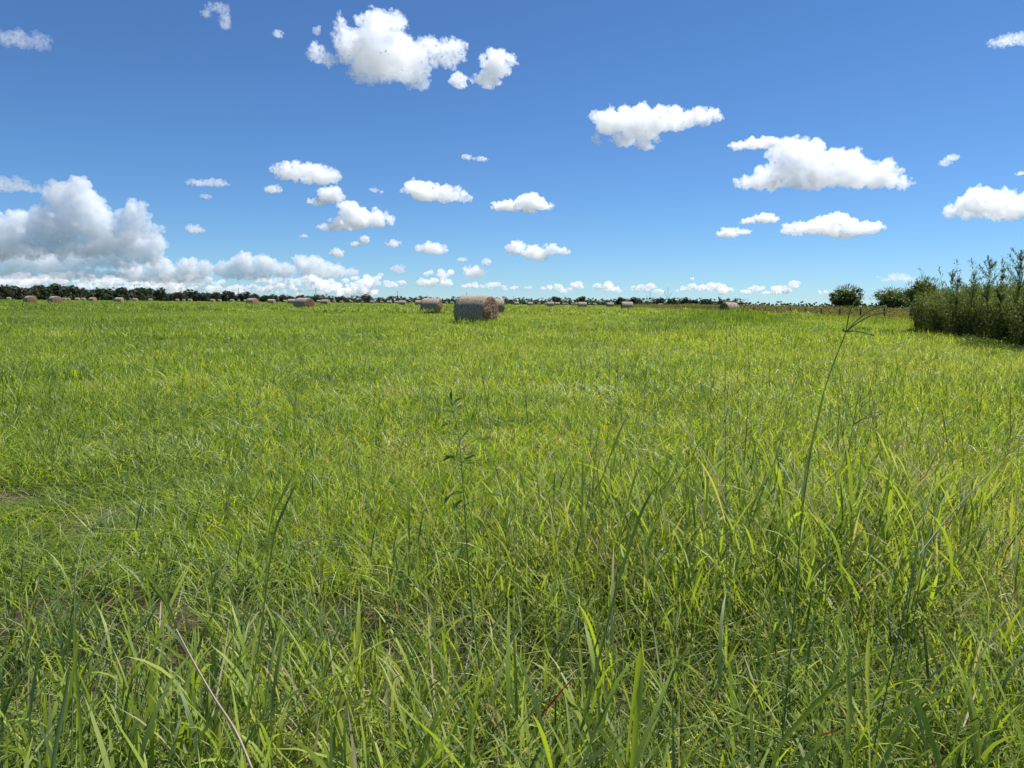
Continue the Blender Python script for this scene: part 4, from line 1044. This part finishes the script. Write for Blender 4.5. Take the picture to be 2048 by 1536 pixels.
blade_plant('long dark leaf slanting up right to a sharp tip', [([(1170, 1090), (1190, 1000), (1225, 900), (1256, 826)], .008, .08)], 2.1)
blade_plant('paired dark leaves slanting right beyond the straight leaves', [([(1230, 1200), (1240, 1080), (1260, 990), (1275, 935)], .008, .12), ([(1232, 1180), (1260, 1090), (1285, 1020), (1310, 975)], .009, .2)], 1.7)
blade_plant('arching stalk bent over at the top left of the tallest seed stalk', [([(1520, 1120), (1518, 1000), (1510, 900), (1497, 860)], .007, .1)], 2.0)
blade_plant('dark slanting leaf at the left of the meadow edge', [([(530, 1180), (540, 1050), (560, 1000), (585, 950)], .009, .08), ([(532, 1180), (548, 1070), (572, 1010), (594, 962)], .006, .15)], 1.6)
blade_plant('upright bluish leaves left of the dark slanting leaf', [([(460, 1160), (458, 1060), (457, 1000), (460, 958)], .007, .2)], 1.6)
blade_plant('broad blue-green leaves sheaf in the lower left corner', [([(118, 1560), (128, 1450), (145, 1350), (158, 1262)], .009, .30), ([(165, 1560), (158, 1440), (150, 1340), (148, 1225)], .008, .42), ([(100, 1560), (112, 1480), (128, 1400), (140, 1320)], .011, .24),
    ([(90, 1560), (95, 1490), (92, 1420), (84, 1345)], .008, .36), ([(140, 1560), (160, 1470), (186, 1400), (200, 1330)], .009, .28), ([(150, 1560), (152, 1480), (154, 1400), (160, 1300)], .007, .5)], 1.05)
blade_plant('tall sheaf of bright leaves rising from the bottom right of the middle', [([(1250, 1560), (1262, 1440), (1275, 1350), (1282, 1295)], .013, .55), ([(1262, 1560), (1275, 1420), (1282, 1340), (1278, 1290)], .010, .62), ([(1255, 1560), (1300, 1450), (1330, 1380), (1348, 1330)], .009, .4)], 1.0)
blade_plant('yellow-green upright leaf low right of the middle', [([(1740, 1540), (1738, 1430), (1735, 1350), (1738, 1260)], .010, .72), ([(1690, 1540), (1700, 1430), (1697, 1350), (1700, 1280)], .009, .66)], 1.1)
blade_plant('bluish long leaves slanting across the lower right', [([(1600, 1480), (1660, 1380), (1720, 1320), (1790, 1290)], .010, .25), ([(1560, 1490), (1640, 1400), (1700, 1360), (1745, 1330)], .011, .3)], 1.15)

def pink_stalk():
    P = smooth(pts_at([(505, 1540), (470, 1460), (425, 1390), (385, 1320), (352, 1258)], 1.0, 1.15)); root = plant('pink_stalk', 'pinkish jointed stalk slanting left across the lower left, its long leaf pointing up', 'grass stalk', P[0])
    low = foot(P); Q = local(root, [low] + P); b = Blades(); b.tube(Q, list(np.linspace(.0021, .0013, len(Q))), .97, sides=6); b.obj('stem', M_STEM, root)
    for path, w, t in (([(352, 1258), (330, 1205), (305, 1165), (285, 1130)], .011, .28), ([(410, 1352), (370, 1320), (320, 1285), (262, 1245)], .008, .3), ([(352, 1258), (330, 1210), (300, 1170), (293, 1150)], .007, .35)):
        b = Blades(); ribbon(b, local(root, smooth(pts_at(path, 1.12, 1.2))), w, t); b.obj('leaf', M_TALL2, root)
pink_stalk()
def red_leaf(label, path, w, Y, t):
    P = smooth(pts_at(path, Y, Y)); root = plant('red_leaf', label, 'grass leaf', P[0], 'grass leaves turned red low in the sward'); b = Blades(); ribbon(b, local(root, P), w, t); b.obj('leaf', M_RED, root)
red_leaf('dark red leaf glowing low in the grass at the bottom middle', [(1075, 1440), (1100, 1410), (1125, 1380), (1148, 1355)], .005, 1.6, .1)
red_leaf('red leaf lying almost level at the bottom right', [(1640, 1472), (1660, 1466), (1685, 1460), (1706, 1454)], .005, 1.5, .35)

def leafy_weed():
    """slender branching broad-leaved weed in the middle of the meadow edge"""
    Y = 1.9; P = smooth(pts_at([(945, 1230), (936, 1120), (928, 1000), (922, 920), (917, 870), (908, 825), (902, 800)], Y, Y + .15)); root = plant('leafy_weed', 'slender dark-stemmed leafy weed rising in the middle of the meadow', 'weed', P[0])
    low = foot(P); Q = local(root, [low] + P); b = Blades(); b.tube(Q, list(np.linspace(.0022, .0009, len(Q))), .1, sides=6); b.obj('stem', M_STEM, root)
    def leaf(path, w, t):
        b = Blades(); ribbon(b, local(root, smooth(pts_at(path, Y + .08, Y + U(-.05, .12)), 4)), w * .72, t, lambda t: math.sin(math.pi * min(.97, .08 + .9 * t)) ** .8 + .08); b.obj('leaf', M_WEED, root)
    def twig(path):
        b = Blades(); p = local(root, smooth(pts_at(path, Y + .05, Y + .08), 4)); b.tube(p, list(np.linspace(.0016, .0008, len(p))), .4, sides=5); b.obj('twig', M_STEM, root)
    for pth in ([(920, 900), (945, 885), (965, 878), (978, 873)], [(918, 872), (900, 855), (890, 845)], [(919, 880), (935, 862), (945, 845)], [(921, 922), (900, 915), (885, 920)], [(923, 925), (940, 918), (960, 915)],
                [(927, 985), (905, 988), (895, 998)], [(930, 1010), (950, 1000), (968, 992), (985, 985)], [(906, 820), (898, 808), (892, 800)], [(907, 822), (915, 812), (920, 806)]): twig(pth)
    for pth, w, t in (([(903, 800), (901, 792), (903, 783)], .010, .1), ([(904, 806), (896, 796), (889, 791)], .010, .15), ([(906, 808), (914, 800), (923, 797)], .009, .1), ([(905, 815), (894, 812), (886, 808)], .009, .2),
                      ([(908, 818), (918, 810), (922, 800)], .008, .2), ([(905, 812), (900, 803), (895, 796)], .008, .3), ([(907, 826), (896, 822), (888, 826)], .008, .3), ([(890, 845), (886, 840), (884, 836)], .007, .1),
                      ([(893, 848), (886, 852), (883, 856)], .008, .15), ([(918, 870), (900, 870), (883, 880)], .010, .2), ([(919, 876), (908, 885), (898, 888)], .010, .3), ([(930, 862), (936, 855), (938, 850)], .009, .25),
                      ([(945, 885), (955, 880), (966, 876)], .012, .1), ([(966, 880), (974, 876), (982, 874)], .012, .98), ([(962, 886), (972, 890), (980, 886)], .010, .5), ([(938, 887), (946, 888), (955, 880)], .010, .8),
                      ([(920, 922), (905, 914), (886, 921)], .012, .35), ([(905, 916), (895, 914), (887, 922)], .012, .3), ([(925, 920), (940, 916), (950, 908)], .011, .6), ([(940, 918), (952, 920), (962, 918)], .011, .6),
                      ([(928, 925), (938, 928), (948, 926)], .009, .4), ([(927, 985), (908, 986), (888, 1008)], .013, .3), ([(905, 990), (895, 994), (889, 1006)], .012, .25), ([(940, 985), (955, 978), (968, 982)], .012, .5),
                      ([(968, 992), (980, 990), (1004, 992)], .012, .75), ([(925, 1000), (912, 1010), (905, 1020)], .012, .4), ([(930, 1040), (915, 1050), (905, 1062)], .013, .3), ([(932, 1060), (945, 1052), (955, 1040)], .012, .5),
                      ([(934, 1090), (918, 1100), (908, 1115)], .013, .35), ([(936, 1110), (950, 1100), (962, 1092)], .013, .5)): leaf(pth, w, t)
leafy_weed()
